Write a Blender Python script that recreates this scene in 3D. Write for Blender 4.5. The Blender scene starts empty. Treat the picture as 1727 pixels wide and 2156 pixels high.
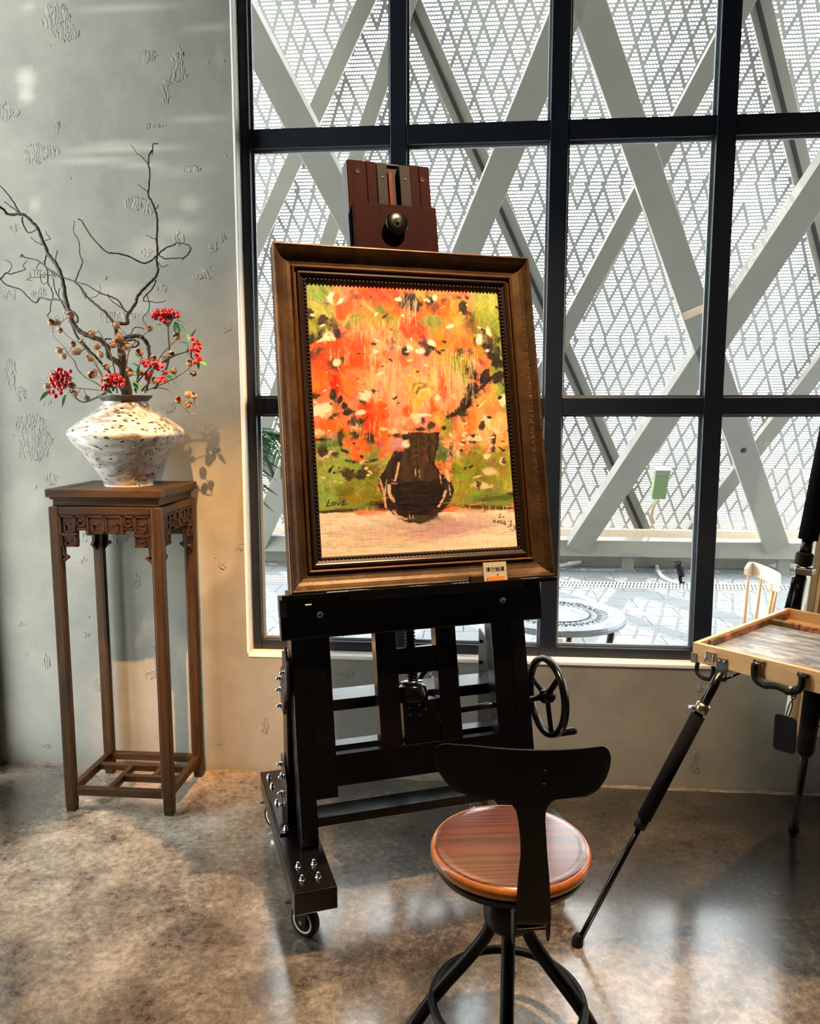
import bpy, bmesh, math, random
import numpy as np
from mathutils import Vector, Matrix

random.seed(7)
rng = np.random.default_rng(7)
SC = bpy.context.scene
COL = SC.collection

# ------------------------------------------------------------------ camera
W, H, F = 1727.0, 2156.0, 1660.0
YAW, PITCH = math.radians(4.926), math.radians(7.339)
CAM = Vector((0, 0, 1.5))
FWD = Vector((-math.sin(YAW) * math.cos(PITCH), math.cos(YAW) * math.cos(PITCH), -math.sin(PITCH)))
RIGHT = Vector((math.cos(YAW), math.sin(YAW), 0))
DOWN = FWD.cross(RIGHT)
cd = bpy.data.cameras.new('camera')
cd.sensor_fit = 'HORIZONTAL'
cd.sensor_width = 36.0
cd.lens = F / W * 36.0
cd.clip_start = 0.02
cd.clip_end = 500
cam = bpy.data.objects.new('camera', cd)
COL.objects.link(cam)
Mr = Matrix((RIGHT, -DOWN, -FWD)).transposed()
cam.matrix_world = Matrix.Translation(CAM) @ Mr.to_4x4()
SC.camera = cam


def ray(x, y):
    return RIGHT * ((x - W / 2) / F) + DOWN * ((y - H / 2) / F) + FWD


def hit(x, y, n, d):
    r = ray(x, y)
    n = Vector(n)
    return CAM + r * ((d - n.dot(CAM)) / n.dot(r))


def pz(x, y, z):
    return hit(x, y, (0, 0, 1), z)


def py(x, y, Y):
    return hit(x, y, (0, 1, 0), Y)


# ------------------------------------------------------------------ world, sun, lamps, exposure
SKY = 16.0
wd = bpy.data.worlds.new('sky')
SC.world = wd
wd.use_nodes = True
bg = wd.node_tree.nodes['Background']
bg.inputs[0].default_value = (0.93, 0.965, 1.0, 1)
bg.inputs[1].default_value = SKY

sd = bpy.data.lights.new('sun', 'SUN')
sd.energy = 16.0
sd.angle = math.radians(0.25)
sd.color = (1.0, 0.93, 0.8)
sun = bpy.data.objects.new('sun', sd)
COL.objects.link(sun)
SUN_TO = Vector((-0.12, 0.50, 0.86)).normalized()
sun.rotation_euler = SUN_TO.to_track_quat('Z', 'Y').to_euler()


def spot(name, loc, aim, watts, deg, blend, col, rad):
    d = bpy.data.lights.new(name, 'SPOT')
    d.energy = watts
    d.spot_size = math.radians(deg)
    d.spot_blend = blend
    d.color = col
    d.shadow_soft_size = rad
    o = bpy.data.objects.new(name, d)
    COL.objects.link(o)
    o.location = loc
    o.rotation_euler = (Vector(loc) - Vector(aim)).to_track_quat('Z', 'Y').to_euler()
    return o


WARM = (1.0, 0.67, 0.37)
spot('track_spot', (0.56, 1.95, 4.05), (-0.35, 2.25, 1.0), 860, 57, 0.55, WARM, 0.02)
spot('track_spot', (-0.70, 0.80, 4.05), (-1.03, 3.05, 0.62), 1900, 17, 0.75, (1.0, 0.52, 0.20), 0.02)
spot('track_spot', (1.75, 1.75, 4.05), (1.10, 3.0, 0.25), 130, 52, 0.8, WARM, 0.02)  # unseen third spot, added to warm and brighten the lower right wall

SC.view_settings.view_transform = 'Standard'
SC.view_settings.look = 'None'
SC.view_settings.gamma = 1.0
SC.view_settings.use_curve_mapping = False
SC.view_settings.exposure = 0.0
SC.cycles.use_denoising = True
SC.cycles.max_bounces = 8
SC.cycles.diffuse_bounces = 4
SC.cycles.transparent_max_bounces = 16
SC.cycles.sample_clamp_indirect = 6.0


# ------------------------------------------------------------------ mesh builder
class MB:
    def __init__(s):
        s.v, s.f, s.sm = [], [], []

    def add(s, vs, fs, smooth=False):
        o = len(s.v)
        s.v += [tuple(v) for v in vs]
        s.f += [tuple(i + o for i in f) for f in fs]
        s.sm += [smooth] * len(fs)
        return s

    def hexa(s, p):  # 8 points: bottom 4 (ccw), top 4
        return s.add(p, [(3, 2, 1, 0), (4, 5, 6, 7), (0, 1, 5, 4), (1, 2, 6, 5), (2, 3, 7, 6), (3, 0, 4, 7)])

    def box(s, x0, x1, y0, y1, z0, z1, fn=None):
        p = [(x0, y0, z0), (x1, y0, z0), (x1, y1, z0), (x0, y1, z0), (x0, y0, z1), (x1, y0, z1), (x1, y1, z1), (x0, y1, z1)]
        if fn:
            p = [fn(*q) for q in p]
        return s.hexa(p)

    def bar(s, a, b, w, h, up=(0, 0, 1)):  # rectangular bar from a to b
        a, b = Vector(a), Vector(b)
        d = (b - a).normalized()
        u = Vector(up)
        sx = d.cross(u)
        if sx.length < 1e-5:
            sx = d.cross(Vector((1, 0, 0)))
        sx.normalize()
        sz = sx.cross(d)
        P = []
        for c in (a, b):
            P += [c - sx * w / 2 - sz * h / 2, c + sx * w / 2 - sz * h / 2, c + sx * w / 2 + sz * h / 2, c - sx * w / 2 + sz * h / 2]
        return s.hexa(P)

    def prism(s, poly, h0, h1, fn):  # poly 2D -> fn(x, y, h)
        n = len(poly)
        P = [fn(x, y, h0) for x, y in poly] + [fn(x, y, h1) for x, y in poly]
        fs = [tuple(range(n))[::-1], tuple(range(n, 2 * n))] + [(i, (i + 1) % n, (i + 1) % n + n, i + n) for i in range(n)]
        return s.add(P, fs)

    def tube(s, pts, r, n=8, caps=True, closed=False, smooth=True, flat=1.0):
        pts = [Vector(p) for p in pts]
        m = len(pts)
        rs = r if isinstance(r, (list, tuple, np.ndarray)) else [r] * m
        T = []
        for i in range(m):
            a = pts[(i - 1) % m] if (closed or i > 0) else pts[i]
            b = pts[(i + 1) % m] if (closed or i < m - 1) else pts[i]
            t = b - a
            T.append(t.normalized() if t.length > 1e-9 else Vector((0, 0, 1)))
        u = T[0].cross(Vector((0, 0, 1)))
        if u.length < 1e-3:
            u = T[0].cross(Vector((1, 0, 0)))
        u.normalize()
        vs = []
        for i in range(m):
            u = u - T[i] * u.dot(T[i])
            u.normalize()
            w = T[i].cross(u)
            for k in range(n):
                a = 2 * math.pi * k / n
                vs.append(pts[i] + (u * math.cos(a) + w * (math.sin(a) * flat)) * rs[i])
        fs = []
        for i in range(m if closed else m - 1):
            j = (i + 1) % m
            for k in range(n):
                l = (k + 1) % n
                fs.append((i * n + k, i * n + l, j * n + l, j * n + k))
        s.add(vs, fs, smooth)
        if caps and not closed:
            o = len(s.v) - len(vs)
            s.f += [tuple(o + k for k in range(n))[::-1], tuple(o + (m - 1) * n + k for k in range(n))]
            s.sm += [False, False]
        return s

    def lathe(s, prof, n=32, c=(0, 0, 0), axis=(0, 0, 1), smooth=True):  # prof [(r, h)]
        c = Vector(c)
        ax = Vector(axis).normalized()
        u = ax.cross(Vector((0, 0, 1)))
        if u.length < 1e-3:
            u = Vector((1, 0, 0))
        u.normalize()
        w = ax.cross(u)
        vs = []
        for r, h in prof:
            for k in range(n):
                a = 2 * math.pi * k / n
                vs.append(c + ax * h + (u * math.cos(a) + w * math.sin(a)) * max(r, 1e-5))
        fs = []
        for i in range(len(prof) - 1):
            for k in range(n):
                l = (k + 1) % n
                fs.append((i * n + k, i * n + l, (i + 1) * n + l, (i + 1) * n + k))
        s.add(vs, fs, smooth)
        o = len(s.v) - len(vs)
        if prof[0][0] > 1e-4:
            s.f.append(tuple(o + k for k in range(n))[::-1]); s.sm.append(False)
        if prof[-1][0] > 1e-4:
            s.f.append(tuple(o + (len(prof) - 1) * n + k for k in range(n))); s.sm.append(False)
        return s

    def ball(s, c, r, n=10, m=6, sc=(1, 1, 1), rot=None):
        vs, fs = [], []
        for i in range(m + 1):
            t = math.pi * i / m
            for k in range(n):
                a = 2 * math.pi * k / n
                q = Vector((math.sin(t) * math.cos(a) * sc[0], math.sin(t) * math.sin(a) * sc[1], math.cos(t) * sc[2])) * r
                if rot:
                    q = rot @ q
                vs.append(Vector(c) + q)
        for i in range(m):
            for k in range(n):
                l = (k + 1) % n
                fs.append((i * n + k, (i + 1) * n + k, (i + 1) * n + l, i * n + l))
        return s.add(vs, fs, True)

    def mesh(s, name, clean=True):
        me = bpy.data.meshes.new(name)
        me.from_pydata(s.v, [], s.f)
        me.polygons.foreach_set('use_smooth', s.sm)
        me.update()
        if clean and len(s.f) < 60000:
            bm = bmesh.new()
            bm.from_mesh(me)
            bmesh.ops.remove_doubles(bm, verts=bm.verts, dist=1e-6)
            bmesh.ops.recalc_face_normals(bm, faces=bm.faces)
            bm.to_mesh(me)
            bm.free()
        return me

    def build(s, name, mat, parent=None, bevel=0.0, label=None, clean=True):
        me = s.mesh(name, clean)
        me.materials.append(mat)
        return link(name, me, parent, bevel, label)


def link(name, me, parent=None, bevel=0.0, label=None):
    o = bpy.data.objects.new(name, me)
    COL.objects.link(o)
    if parent:
        o.parent = parent
    if bevel:
        b = o.modifiers.new('bevel', 'BEVEL')
        b.width = bevel
        b.segments = 2
        b.limit_method = 'ANGLE'
        b.angle_limit = math.radians(40)
        b.harden_normals = False
    if label:
        o['label'] = label
    return o


def thing(name, label, cat, loc=(0, 0, 0), rotz=0.0, group=None, mat3=None):
    o = bpy.data.objects.new(name, None)
    COL.objects.link(o)
    o.empty_display_size = 0.1
    o.location = loc
    if mat3 is not None:
        o.rotation_euler = mat3.to_euler()
    else:
        o.rotation_euler = (0, 0, rotz)
    return tag(o, label, cat, group)


def tag(o, label, cat, group=None):
    o['label'] = label
    o['category'] = cat
    if group:
        o['group'] = group
    return o


def struct(o):
    o['kind'] = 'structure'
    return o


def smooth_path(pts, k=5):  # Catmull-Rom
    pts = [Vector(p) for p in pts]
    if len(pts) < 3:
        return pts
    out = []
    for i in range(len(pts) - 1):
        p0 = pts[max(i - 1, 0)]; p1 = pts[i]; p2 = pts[i + 1]; p3 = pts[min(i + 2, len(pts) - 1)]
        for j in range(k):
            t = j / k
            out.append(0.5 * ((2 * p1) + (p2 - p0) * t + (2 * p0 - 5 * p1 + 4 * p2 - p3) * t * t + (3 * p1 - p0 - 3 * p2 + p3) * t ** 3))
    out.append(pts[-1])
    return out


# ------------------------------------------------------------------ materials
def srgb(r, g, b):
    f = lambda c: (c / 255 / 12.92) if c / 255 <= 0.04045 else ((c / 255 + 0.055) / 1.055) ** 2.4
    return (f(r), f(g), f(b), 1.0)


class NT:
    def __init__(s, name):
        s.m = bpy.data.materials.new(name)
        s.m.use_nodes = True
        s.t = s.m.node_tree
        s.b = s.t.nodes['Principled BSDF']
        s.out = s.t.nodes['Material Output']
        s._c = None

    def n(s, typ, **kw):
        nd = s.t.nodes.new(typ)
        for k, v in kw.items():
            if k in nd.inputs:
                nd.inputs[k].default_value = v
            else:
                setattr(nd, k, v)
        return nd

    def l(s, a, b):
        s.t.links.new(a, b)

    def coord(s, scale=(1, 1, 1), rot=(0, 0, 0), kind='Object'):
        tc = s.n('ShaderNodeTexCoord')
        mp = s.n('ShaderNodeMapping')
        mp.inputs['Scale'].default_value = scale
        mp.inputs['Rotation'].default_value = rot
        s.l(tc.outputs[kind], mp.inputs['Vector'])
        return mp.outputs[0]

    def noise(s, vec, scale, detail=4.0, rough=0.55, dist=0.0):
        nd = s.n('ShaderNodeTexNoise')
        nd.inputs['Scale'].default_value = scale
        nd.inputs['Detail'].default_value = detail
        nd.inputs['Roughness'].default_value = rough
        nd.inputs['Distortion'].default_value = dist
        s.l(vec, nd.inputs['Vector'])
        return nd.outputs['Fac']

    def ramp(s, fac, stops):
        nd = s.n('ShaderNodeValToRGB')
        cr = nd.color_ramp
        while len(cr.elements) < len(stops):
            cr.elements.new(0.5)
        for e, (p, c) in zip(cr.elements, stops):
            e.position = p
            e.color = c if len(c) == 4 else (*c, 1)
        s.l(fac, nd.inputs[0])
        return nd.outputs[0]

    def mix(s, fac, a, b, mode='MIX'):
        nd = s.n('ShaderNodeMix', data_type='RGBA', blend_type=mode)
        for v, i in ((fac, 0), (a, 6), (b, 7)):
            if hasattr(v, 'links'):
                s.l(v, nd.inputs[i])
            else:
                nd.inputs[i].default_value = v
        return nd.outputs[2]

    def math(s, op, a, b=0.0, c=0.0):
        nd = s.n('ShaderNodeMath', operation=op)
        for v, i in ((a, 0), (b, 1), (c, 2)):
            if hasattr(v, 'links'):
                s.l(v, nd.inputs[i])
            else:
                nd.inputs[i].default_value = v
        return nd.outputs[0]

    def bump(s, height, strength=0.3, dist=0.01):
        nd = s.n('ShaderNodeBump')
        nd.inputs['Strength'].default_value = strength
        nd.inputs['Distance'].default_value = dist
        s.l(height, nd.inputs['Height'])
        s.l(nd.outputs[0], s.b.inputs['Normal'])

    def set(s, base=None, rough=None, metal=None, **kw):
        for key, v in (('Base Color', base), ('Roughness', rough), ('Metallic', metal), *kw.items()):
            if v is None:
                continue
            key = key.replace('_', ' ')
            if hasattr(v, 'links'):
                s.l(v, s.b.inputs[key])
            else:
                s.b.inputs[key].default_value = v
        return s.m


def simple(name, col, rough=0.5, metal=0.0, var=0.12, scale=30.0, bump=0.0, **kw):
    t = NT(name)
    v = t.coord()
    f = t.noise(v, scale, 4)
    dark = tuple(c * (1 - var) for c in col[:3]) + (1,)
    lite = tuple(min(1, c * (1 + var)) for c in col[:3]) + (1,)
    t.set(t.ramp(f, [(0.3, dark), (0.7, lite)]), rough, metal, **kw)
    if bump:
        t.bump(f, bump, 0.002)
    return t.m


def wood(name, c1, c2, rough=0.4, scale=(6, 6, 60), grain=6.0, bump=0.1, coat=0.0):
    """grain runs along the axis with the smallest scale"""
    t = NT(name)
    v = t.coord(scale)
    f = t.noise(v, grain / 6, 5, 0.6, 1.2)
    g = t.noise(v, grain * 1.5, 3, 0.6, 0.3)
    m = t.math('MULTIPLY_ADD', g, 0.4, t.math('MULTIPLY', f, 0.6))
    t.set(t.ramp(m, [(0.32, c1), (0.68, c2)]), rough, Coat_Weight=coat, Coat_Roughness=0.15)
    t.bump(g, bump, 0.002)
    return t.m


M = {}
M['black'] = simple('satin_black_lacquer', srgb(6, 5, 7), 0.22, var=0.15, scale=40, Specular_IOR_Level=0.5)
M['black_matte'] = simple('matte_black_steel', srgb(7, 8, 10), 0.40, var=0.1, scale=60, Specular_IOR_Level=0.22)
M['maroon'] = wood('dark_mahogany', srgb(28, 8, 10), srgb(42, 14, 16), 0.62, (20, 20, 2), 6)
M['maroon'].node_tree.nodes['Principled BSDF'].inputs['Specular IOR Level'].default_value = 0.04
M['red_wood'] = wood('red_wood', srgb(78, 20, 15), srgb(100, 30, 22), 0.5, (20, 20, 2))
M['red_wood'].node_tree.nodes['Principled BSDF'].inputs['Specular IOR Level'].default_value = 0.1
M['chrome'] = simple('polished_steel', srgb(205, 208, 210), 0.18, 1.0, var=0.05)
M['brass'] = simple('aged_brass', srgb(150, 142, 118), 0.3, 1.0, var=0.1)
M['rubber'] = simple('black_rubber', srgb(9, 9, 10), 0.6, var=0.15, scale=80, Specular_IOR_Level=0.2)
M['cream_plastic'] = simple('cream_plastic', srgb(228, 224, 200), 0.4, var=0.03)
M['frame_dark'] = simple('navy_black_aluminium', srgb(24, 31, 41), 0.38, var=0.08, scale=25)
M['bead'] = simple('grey_glazing_bead', srgb(120, 130, 138), 0.4, var=0.05)


def glass_mat():
    t = NT('window_glass')
    tr = t.n('ShaderNodeBsdfTransparent')
    tr.inputs[0].default_value = (0.96, 0.98, 0.97, 1)
    gl = t.n('ShaderNodeBsdfGlossy')
    gl.inputs['Roughness'].default_value = 0.01
    lw = t.n('ShaderNodeLayerWeight')
    lw.inputs[0].default_value = 0.5
    fr = t.math('MULTIPLY_ADD', t.math('POWER', lw.outputs['Facing'], 5.0), 0.9, 0.045)
    # faint smears of dust so that the pane is not perfectly clean
    sm = t.noise(t.coord((1, 1, 0.4)), 5, 5, 0.6)
    k = t.math('MULTIPLY', t.math('SUBTRACT', sm, 0.45), 0.05)
    fac = t.math('ADD', fr, t.math('MAXIMUM', k, 0.0))
    mx = t.n('ShaderNodeMixShader')
    t.l(fac, mx.inputs[0])
    t.l(tr.outputs[0], mx.inputs[1])
    t.l(gl.outputs[0], mx.inputs[2])
    t.l(mx.outputs[0], t.out.inputs[0])
    return t.m


M['glass'] = glass_mat()


def attr(t, name):
    return t.n('ShaderNodeAttribute', attribute_name=name)


def plaster():
    t = NT('trowelled_cement_plaster')
    v = t.coord()
    big = t.noise(v, 1.1, 5, 0.6, 0.4)
    mid = t.noise(v, 6, 5, 0.65, 0.3)
    fine = t.noise(v, 120, 3, 0.6)
    a = t.math('MULTIPLY_ADD', mid, 0.45, t.math('MULTIPLY', big, 0.55))
    base = t.ramp(a, [(0.33, srgb(122, 122, 115)), (0.52, srgb(139, 137, 128)), (0.70, srgb(156, 151, 140))])
    base = t.mix(t.math('MULTIPLY', attr(t, 'pale').outputs['Fac'], 0.75), base, srgb(192, 186, 175))
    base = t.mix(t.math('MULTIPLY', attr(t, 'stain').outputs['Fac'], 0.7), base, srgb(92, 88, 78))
    t.set(base, 0.85, Specular_IOR_Level=0.25)
    # trowel-drag ridges, only inside the rough patches
    wv = t.n('ShaderNodeTexWave', wave_type='BANDS', bands_direction='X', wave_profile='SIN')
    wv.inputs['Scale'].default_value = 23.0
    wv.inputs['Distortion'].default_value = 14.0
    wv.inputs['Detail'].default_value = 2.5
    wv.inputs['Detail Scale'].default_value = 1.6
    t.l(t.coord((1, 1, 0.55)), wv.inputs['Vector'])
    rg = t.n('ShaderNodeValToRGB')
    rg.color_ramp.elements[0].position = 0.30
    rg.color_ramp.elements[1].position = 0.75
    t.l(wv.outputs['Fac'], rg.inputs[0])
    edge = t.noise(v, 28, 3, 0.7)
    rm = t.math('ADD', attr(t, 'ridge').outputs['Fac'], t.math('MULTIPLY', t.math('SUBTRACT', edge, 0.5), 1.1))
    mask = t.n('ShaderNodeMapRange')
    mask.inputs['From Min'].default_value = 0.42
    mask.inputs['From Max'].default_value = 0.62
    t.l(rm, mask.inputs['Value'])
    ridges = t.math('MULTIPLY', rg.outputs[0], mask.outputs[0])
    # sparse pits
    vo = t.n('ShaderNodeTexVoronoi')
    vo.inputs['Scale'].default_value = 34
    t.l(v, vo.inputs['Vector'])
    pit = t.math('LESS_THAN', vo.outputs['Distance'], 0.13)
    pn = t.noise(v, 3.5, 4, 0.6)
    pit = t.math('MULTIPLY', pit, t.math('GREATER_THAN', pn, 0.56))
    h = t.math('ADD', t.math('MULTIPLY', ridges, 1.0), t.math('MULTIPLY', mid, 0.5))
    h = t.math('ADD', h, t.math('MULTIPLY', fine, 0.06))
    h = t.math('SUBTRACT', h, t.math('MULTIPLY', pit, 0.7))
    t.bump(h, 0.85, 0.005)
    return t.m


M['plaster'] = plaster()


def floor_mat():
    t = NT('polished_concrete')
    v = t.coord()
    big = t.noise(v, 0.9, 5, 0.62, 0.6)
    mid = t.noise(v, 4.5, 6, 0.7, 0.5)
    fine = t.noise(v, 42, 5, 0.75, 0.2)
    a = t.math('ADD', t.math('MULTIPLY', big, 0.34), t.math('ADD', t.math('MULTIPLY', mid, 0.33), t.math('MULTIPLY', fine, 0.33)))
    # darker strip of slab along the window wall, and patches towards the easel
    st = attr(t, 'dark').outputs['Fac']
    a = t.math('SUBTRACT', a, t.math('MULTIPLY', st, 0.20))
    base = t.ramp(a, [(0.30, srgb(26, 23, 20)), (0.40, srgb(66, 57, 49)), (0.47, srgb(118, 106, 92)), (0.53, srgb(160, 147, 131)), (0.62, srgb(202, 190, 174))])
    vo = t.n('ShaderNodeTexVoronoi')
    vo.inputs['Scale'].default_value = 165
    t.l(v, vo.inputs['Vector'])
    sp = t.n('ShaderNodeSeparateColor')
    t.l(vo.outputs['Color'], sp.inputs[0])
    near = t.math('LESS_THAN', vo.outputs['Distance'], 0.28)
    lightspeck = t.math('MULTIPLY', near, t.math('GREATER_THAN', sp.outputs[0], 0.84))
    darkspeck = t.math('MULTIPLY', near, t.math('LESS_THAN', sp.outputs[0], 0.10))
    base = t.mix(t.math('MULTIPLY', lightspeck, 0.22), base, srgb(214, 205, 190))
    base = t.mix(t.math('MULTIPLY', darkspeck, 0.6), base, srgb(38, 33, 30))
    # fine scratches
    sc = t.n('ShaderNodeTexVoronoi', feature='DISTANCE_TO_EDGE')
    sc.inputs['Scale'].default_value = 5.5
    wob = t.n('ShaderNodeVectorMath', operation='ADD')
    nz = t.n('ShaderNodeTexNoise')
    nz.inputs['Scale'].default_value = 6
    nz.inputs['Detail'].default_value = 4
    t.l(v, nz.inputs['Vector'])
    t.l(v, wob.inputs[0])
    t.l(nz.outputs['Color'], wob.inputs[1])
    t.l(wob.outputs[0], sc.inputs['Vector'])
    scr = t.math('MULTIPLY', t.math('LESS_THAN', sc.outputs['Distance'], 0.004), t.math('GREATER_THAN', mid, 0.52))
    base = t.mix(t.math('MULTIPLY', scr, 0.22), base, srgb(200, 195, 185))
    rg = t.math('ADD', t.math('MULTIPLY', fine, 0.14), t.math('MULTIPLY_ADD', mid, 0.14, 0.16))
    t.set(base, rg, Specular_IOR_Level=0.8, Coat_Weight=1.0, Coat_Roughness=0.15, Coat_IOR=1.95)
    t.bump(t.math('ADD', fine, t.math('MULTIPLY', mid, 2.0)), 0.05, 0.004)
    return t.m


M['concrete'] = floor_mat()
M['ceiling'] = simple('painted_ceiling', srgb(92, 92, 92), 0.9, var=0.04, scale=4)
M['wall_plain'] = simple('plain_plaster', srgb(112, 111, 107), 0.9, var=0.06, scale=3)
M['sill'] = simple('white_painted_reveal', srgb(240, 233, 224), 0.6, var=0.04, scale=8)
M['stand'] = wood('elm_wood', srgb(30, 18, 8), srgb(76, 51, 25), 0.42, (30, 30, 2.5), 6, 0.15, 0.0)
M['stand_h'] = wood('elm_wood_cross_grain', srgb(30, 18, 8), srgb(76, 51, 25), 0.42, (2.5, 30, 30), 6, 0.15, 0.0)
M['stand_carve'] = wood('carved_elm_wood', srgb(34, 20, 12), srgb(66, 44, 28), 0.45, (6, 30, 30), 6, 0.15, 0.0)
for q in ('stand', 'stand_h', 'stand_carve'):
    M[q].node_tree.nodes['Principled BSDF'].inputs['Specular IOR Level'].default_value = 0.2
M['seat'] = None
M['steel_white'] = simple('off_white_painted_steel', srgb(128, 126, 118), 0.55, var=0.06, scale=3)
M['screen'] = simple('perforated_white_aluminium', srgb(160, 161, 160), 0.5, var=0.05, scale=4)
M['dark_gap'] = simple('gasket_and_hole_black', srgb(30, 30, 32), 0.7)

# ================================================================== STRUCTURE
D = 3.06            # inner face of the window wall
XL, XR, YF, ZC = -2.02, 4.3, -3.2, 4.2
X_OPEN = py(506, 680, D).x
Z_SILL = py(1240, 1396, D).z
Z_HEAD = 3.75


def grid_attr(me, names, arrs):
    for n, a in zip(names, arrs):
        at = me.attributes.new(n, 'FLOAT', 'POINT')
        at.data.foreach_set('value', np.asarray(a, dtype=np.float32))


def blob(xs, zs, cx, cz, rx, rz, soft=0.6):
    d = np.sqrt(((xs - cx) / rx) ** 2 + ((zs - cz) / rz) ** 2)
    return np.clip((1.25 - d) / soft, 0, 1)


# ---- floor
gx = np.linspace(XL, XR, 120)
gy = np.linspace(YF, D + 0.2, 120)
X, Y = np.meshgrid(gx, gy)
m = MB()
m.v = [(float(a), float(b), 0.0) for a, b in zip(X.ravel(), Y.ravel())]
n = len(gx)
m.f = [(j * n + i, j * n + i + 1, (j + 1) * n + i + 1, (j + 1) * n + i) for j in range(len(gy) - 1) for i in range(n - 1)]
m.sm = [False] * len(m.f)
k = len(m.v)
m.box(XL, XR, YF, D + 0.2, -0.25, -0.001)
fo = struct(m.build('floor', M['concrete'], clean=False))
co = np.array(m.v)
dark = np.zeros(len(co))
for cx_, cy_, rx_, ry_, s_ in ((0.9, 2.95, 1.7, 0.28, 1.0), (0.2, 2.75, 0.9, 0.35, .75), (-1.75, 2.75, 0.28, 0.32, .8), (-0.2, 2.1, .5, .45, .5), (1.4, 2.55, .8, .3, .6), (2.6, 2.9, 1.6, .5, .8), (0.9, 2.55, 1.5, .5, .7), (0.1, 2.3, .5, .35, .45)):
    dark = np.maximum(dark, s_ * blob(co[:, 0], co[:, 1], cx_, cy_, rx_, ry_, 0.9))
grid_attr(fo.data, ['dark'], [dark])

# ---- window wall with plaster relief masks
ax_ = np.unique(np.concatenate([np.arange(XL, X_OPEN, 0.02), [X_OPEN], np.arange(X_OPEN + .03, XR, 0.03), [XR]]))
az_ = np.unique(np.concatenate([np.arange(0, Z_SILL, 0.02), [Z_SILL], np.arange(Z_SILL + .02, Z_HEAD, 0.02), [Z_HEAD], np.arange(Z_HEAD + .1, ZC, .1), [ZC]]))
X, Z = np.meshgrid(ax_, az_)
m = MB()
m.v = [(float(a), D, float(b)) for a, b in zip(X.ravel(), Z.ravel())]
n = len(ax_)
for j in range(len(az_) - 1):
    for i in range(n - 1):
        xc, zc = (ax_[i] + ax_[i + 1]) / 2, (az_[j] + az_[j + 1]) / 2
        if xc > X_OPEN and Z_SILL < zc < Z_HEAD:
            continue
        m.f.append((j * n + i, j * n + i + 1, (j + 1) * n + i + 1, (j + 1) * n + i))
m.sm = [False] * len(m.f)
for b in ((XL, X_OPEN, 0, ZC), (X_OPEN, XR, 0, Z_SILL), (X_OPEN, XR, Z_HEAD, ZC)):
    m.box(b[0], b[1], D + 0.001, D + 0.2, b[2], b[3])
wb = struct(m.build('wall_back', M['plaster'], clean=False))
co = np.array(m.v)
RIDGE = [(120, 30, 34, 30), (125, 64, 20, 22), (100, 45, 18, 14), (152, 70, 18, 14), (138, 86, 12, 8), (108, 98, 10, 6),
         (310, 118, 28, 14), (375, 122, 15, 28), (378, 155, 24, 18), (350, 182, 14, 14), (347, 210, 12, 10), (10, 235, 18, 22), (32, 240, 12, 8),
         (118, 268, 10, 14), (75, 325, 32, 26), (112, 318, 24, 12), (285, 428, 30, 18), (312, 436, 22, 16), (378, 502, 16, 18), (308, 532, 18, 12),
         (75, 575, 28, 11), (106, 582, 18, 9), (80, 617, 24, 10), (22, 622, 18, 14), (140, 667, 30, 15), (228, 668, 26, 13), (262, 668, 30, 14), (330, 660, 32, 12),
         (338, 608, 18, 10), (440, 575, 14, 16), (415, 586, 18, 8), (450, 520, 14, 14), (470, 500, 10, 10), (62, 900, 44, 34), (70, 945, 40, 34), (95, 925, 18, 20),
         (108, 1009, 16, 18), (22, 790, 14, 50), (45, 830, 18, 18), (98, 850, 12, 8), (289, 1222, 12, 22), (172, 1132, 18, 14), (254, 1132, 24, 13), (451, 948, 26, 7),
         (354, 856, 24, 15), (173, 1180, 10, 10), (330, 1360, 14, 10), (47, 1314, 10, 9), (97, 1395, 12, 20), (206, 1439, 18, 20), (317, 1420, 18, 14), (181, 1336, 14, 9),
         (97, 1572, 14, 9), (555, 1525, 14, 26), (480, 690, 12, 12), (1463, 1605, 13, 30), (1475, 1450, 16, 10), (510, 1150, 8, 14), (735, 1420, 20, 10), (468, 1190, 10, 14), (330, 262, 34, 6), (400, 357, 26, 6), (30, 480, 14, 10)]
PALE = [(55, 166, 21, 22, 1.0), (55, 200, 18, 15, 1.0), (400, 430, 24, 18, .7), (372, 482, 52, 20, .65), (322, 525, 50, 28, .6), (250, 615, 60, 22, .5), (300, 640, 50, 20, .45), (74, 432, 12, 14, .6),
        (60, 15, 14, 10, .6), (238, 340, 14, 10, .4), (270, 312, 120, 5, .7), (200, 336, 90, 4, .6), (300, 350, 55, 4, .6), (375, 362, 100, 4, .6), (270, 13, 110, 4, .7), (420, 253, 60, 5, .6),
        (440, 60, 50, 4, .5), (465, 120, 8, 30, .3), (250, 300, 70, 4, .5), (390, 1380, 20, 40, .3), (60, 1050, 40, 60, .25), (160, 1150, 40, 50, .3), (1490, 1480, 20, 120, .3)]
ridge = np.zeros(len(co)); pale = np.zeros(len(co)); stain = np.zeros(len(co))
front = np.abs(co[:, 1] - D) < 1e-4
pxm = (py(320, 700, D).x - py(300, 700, D).x) / 20
for cx_, cy_, rx_, ry_ in RIDGE:
    P = py(cx_, cy_, D)
    ridge = np.maximum(ridge, blob(co[:, 0], co[:, 2], P.x, P.z, rx_ * pxm, ry_ * pxm, 0.9))
for cx_, cy_, rx_, ry_, s_ in PALE:
    P = py(cx_, cy_, D)
    pale = np.maximum(pale, s_ * blob(co[:, 0], co[:, 2], P.x, P.z, rx_ * pxm, max(ry_ * pxm, .012), 0.8))
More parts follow.
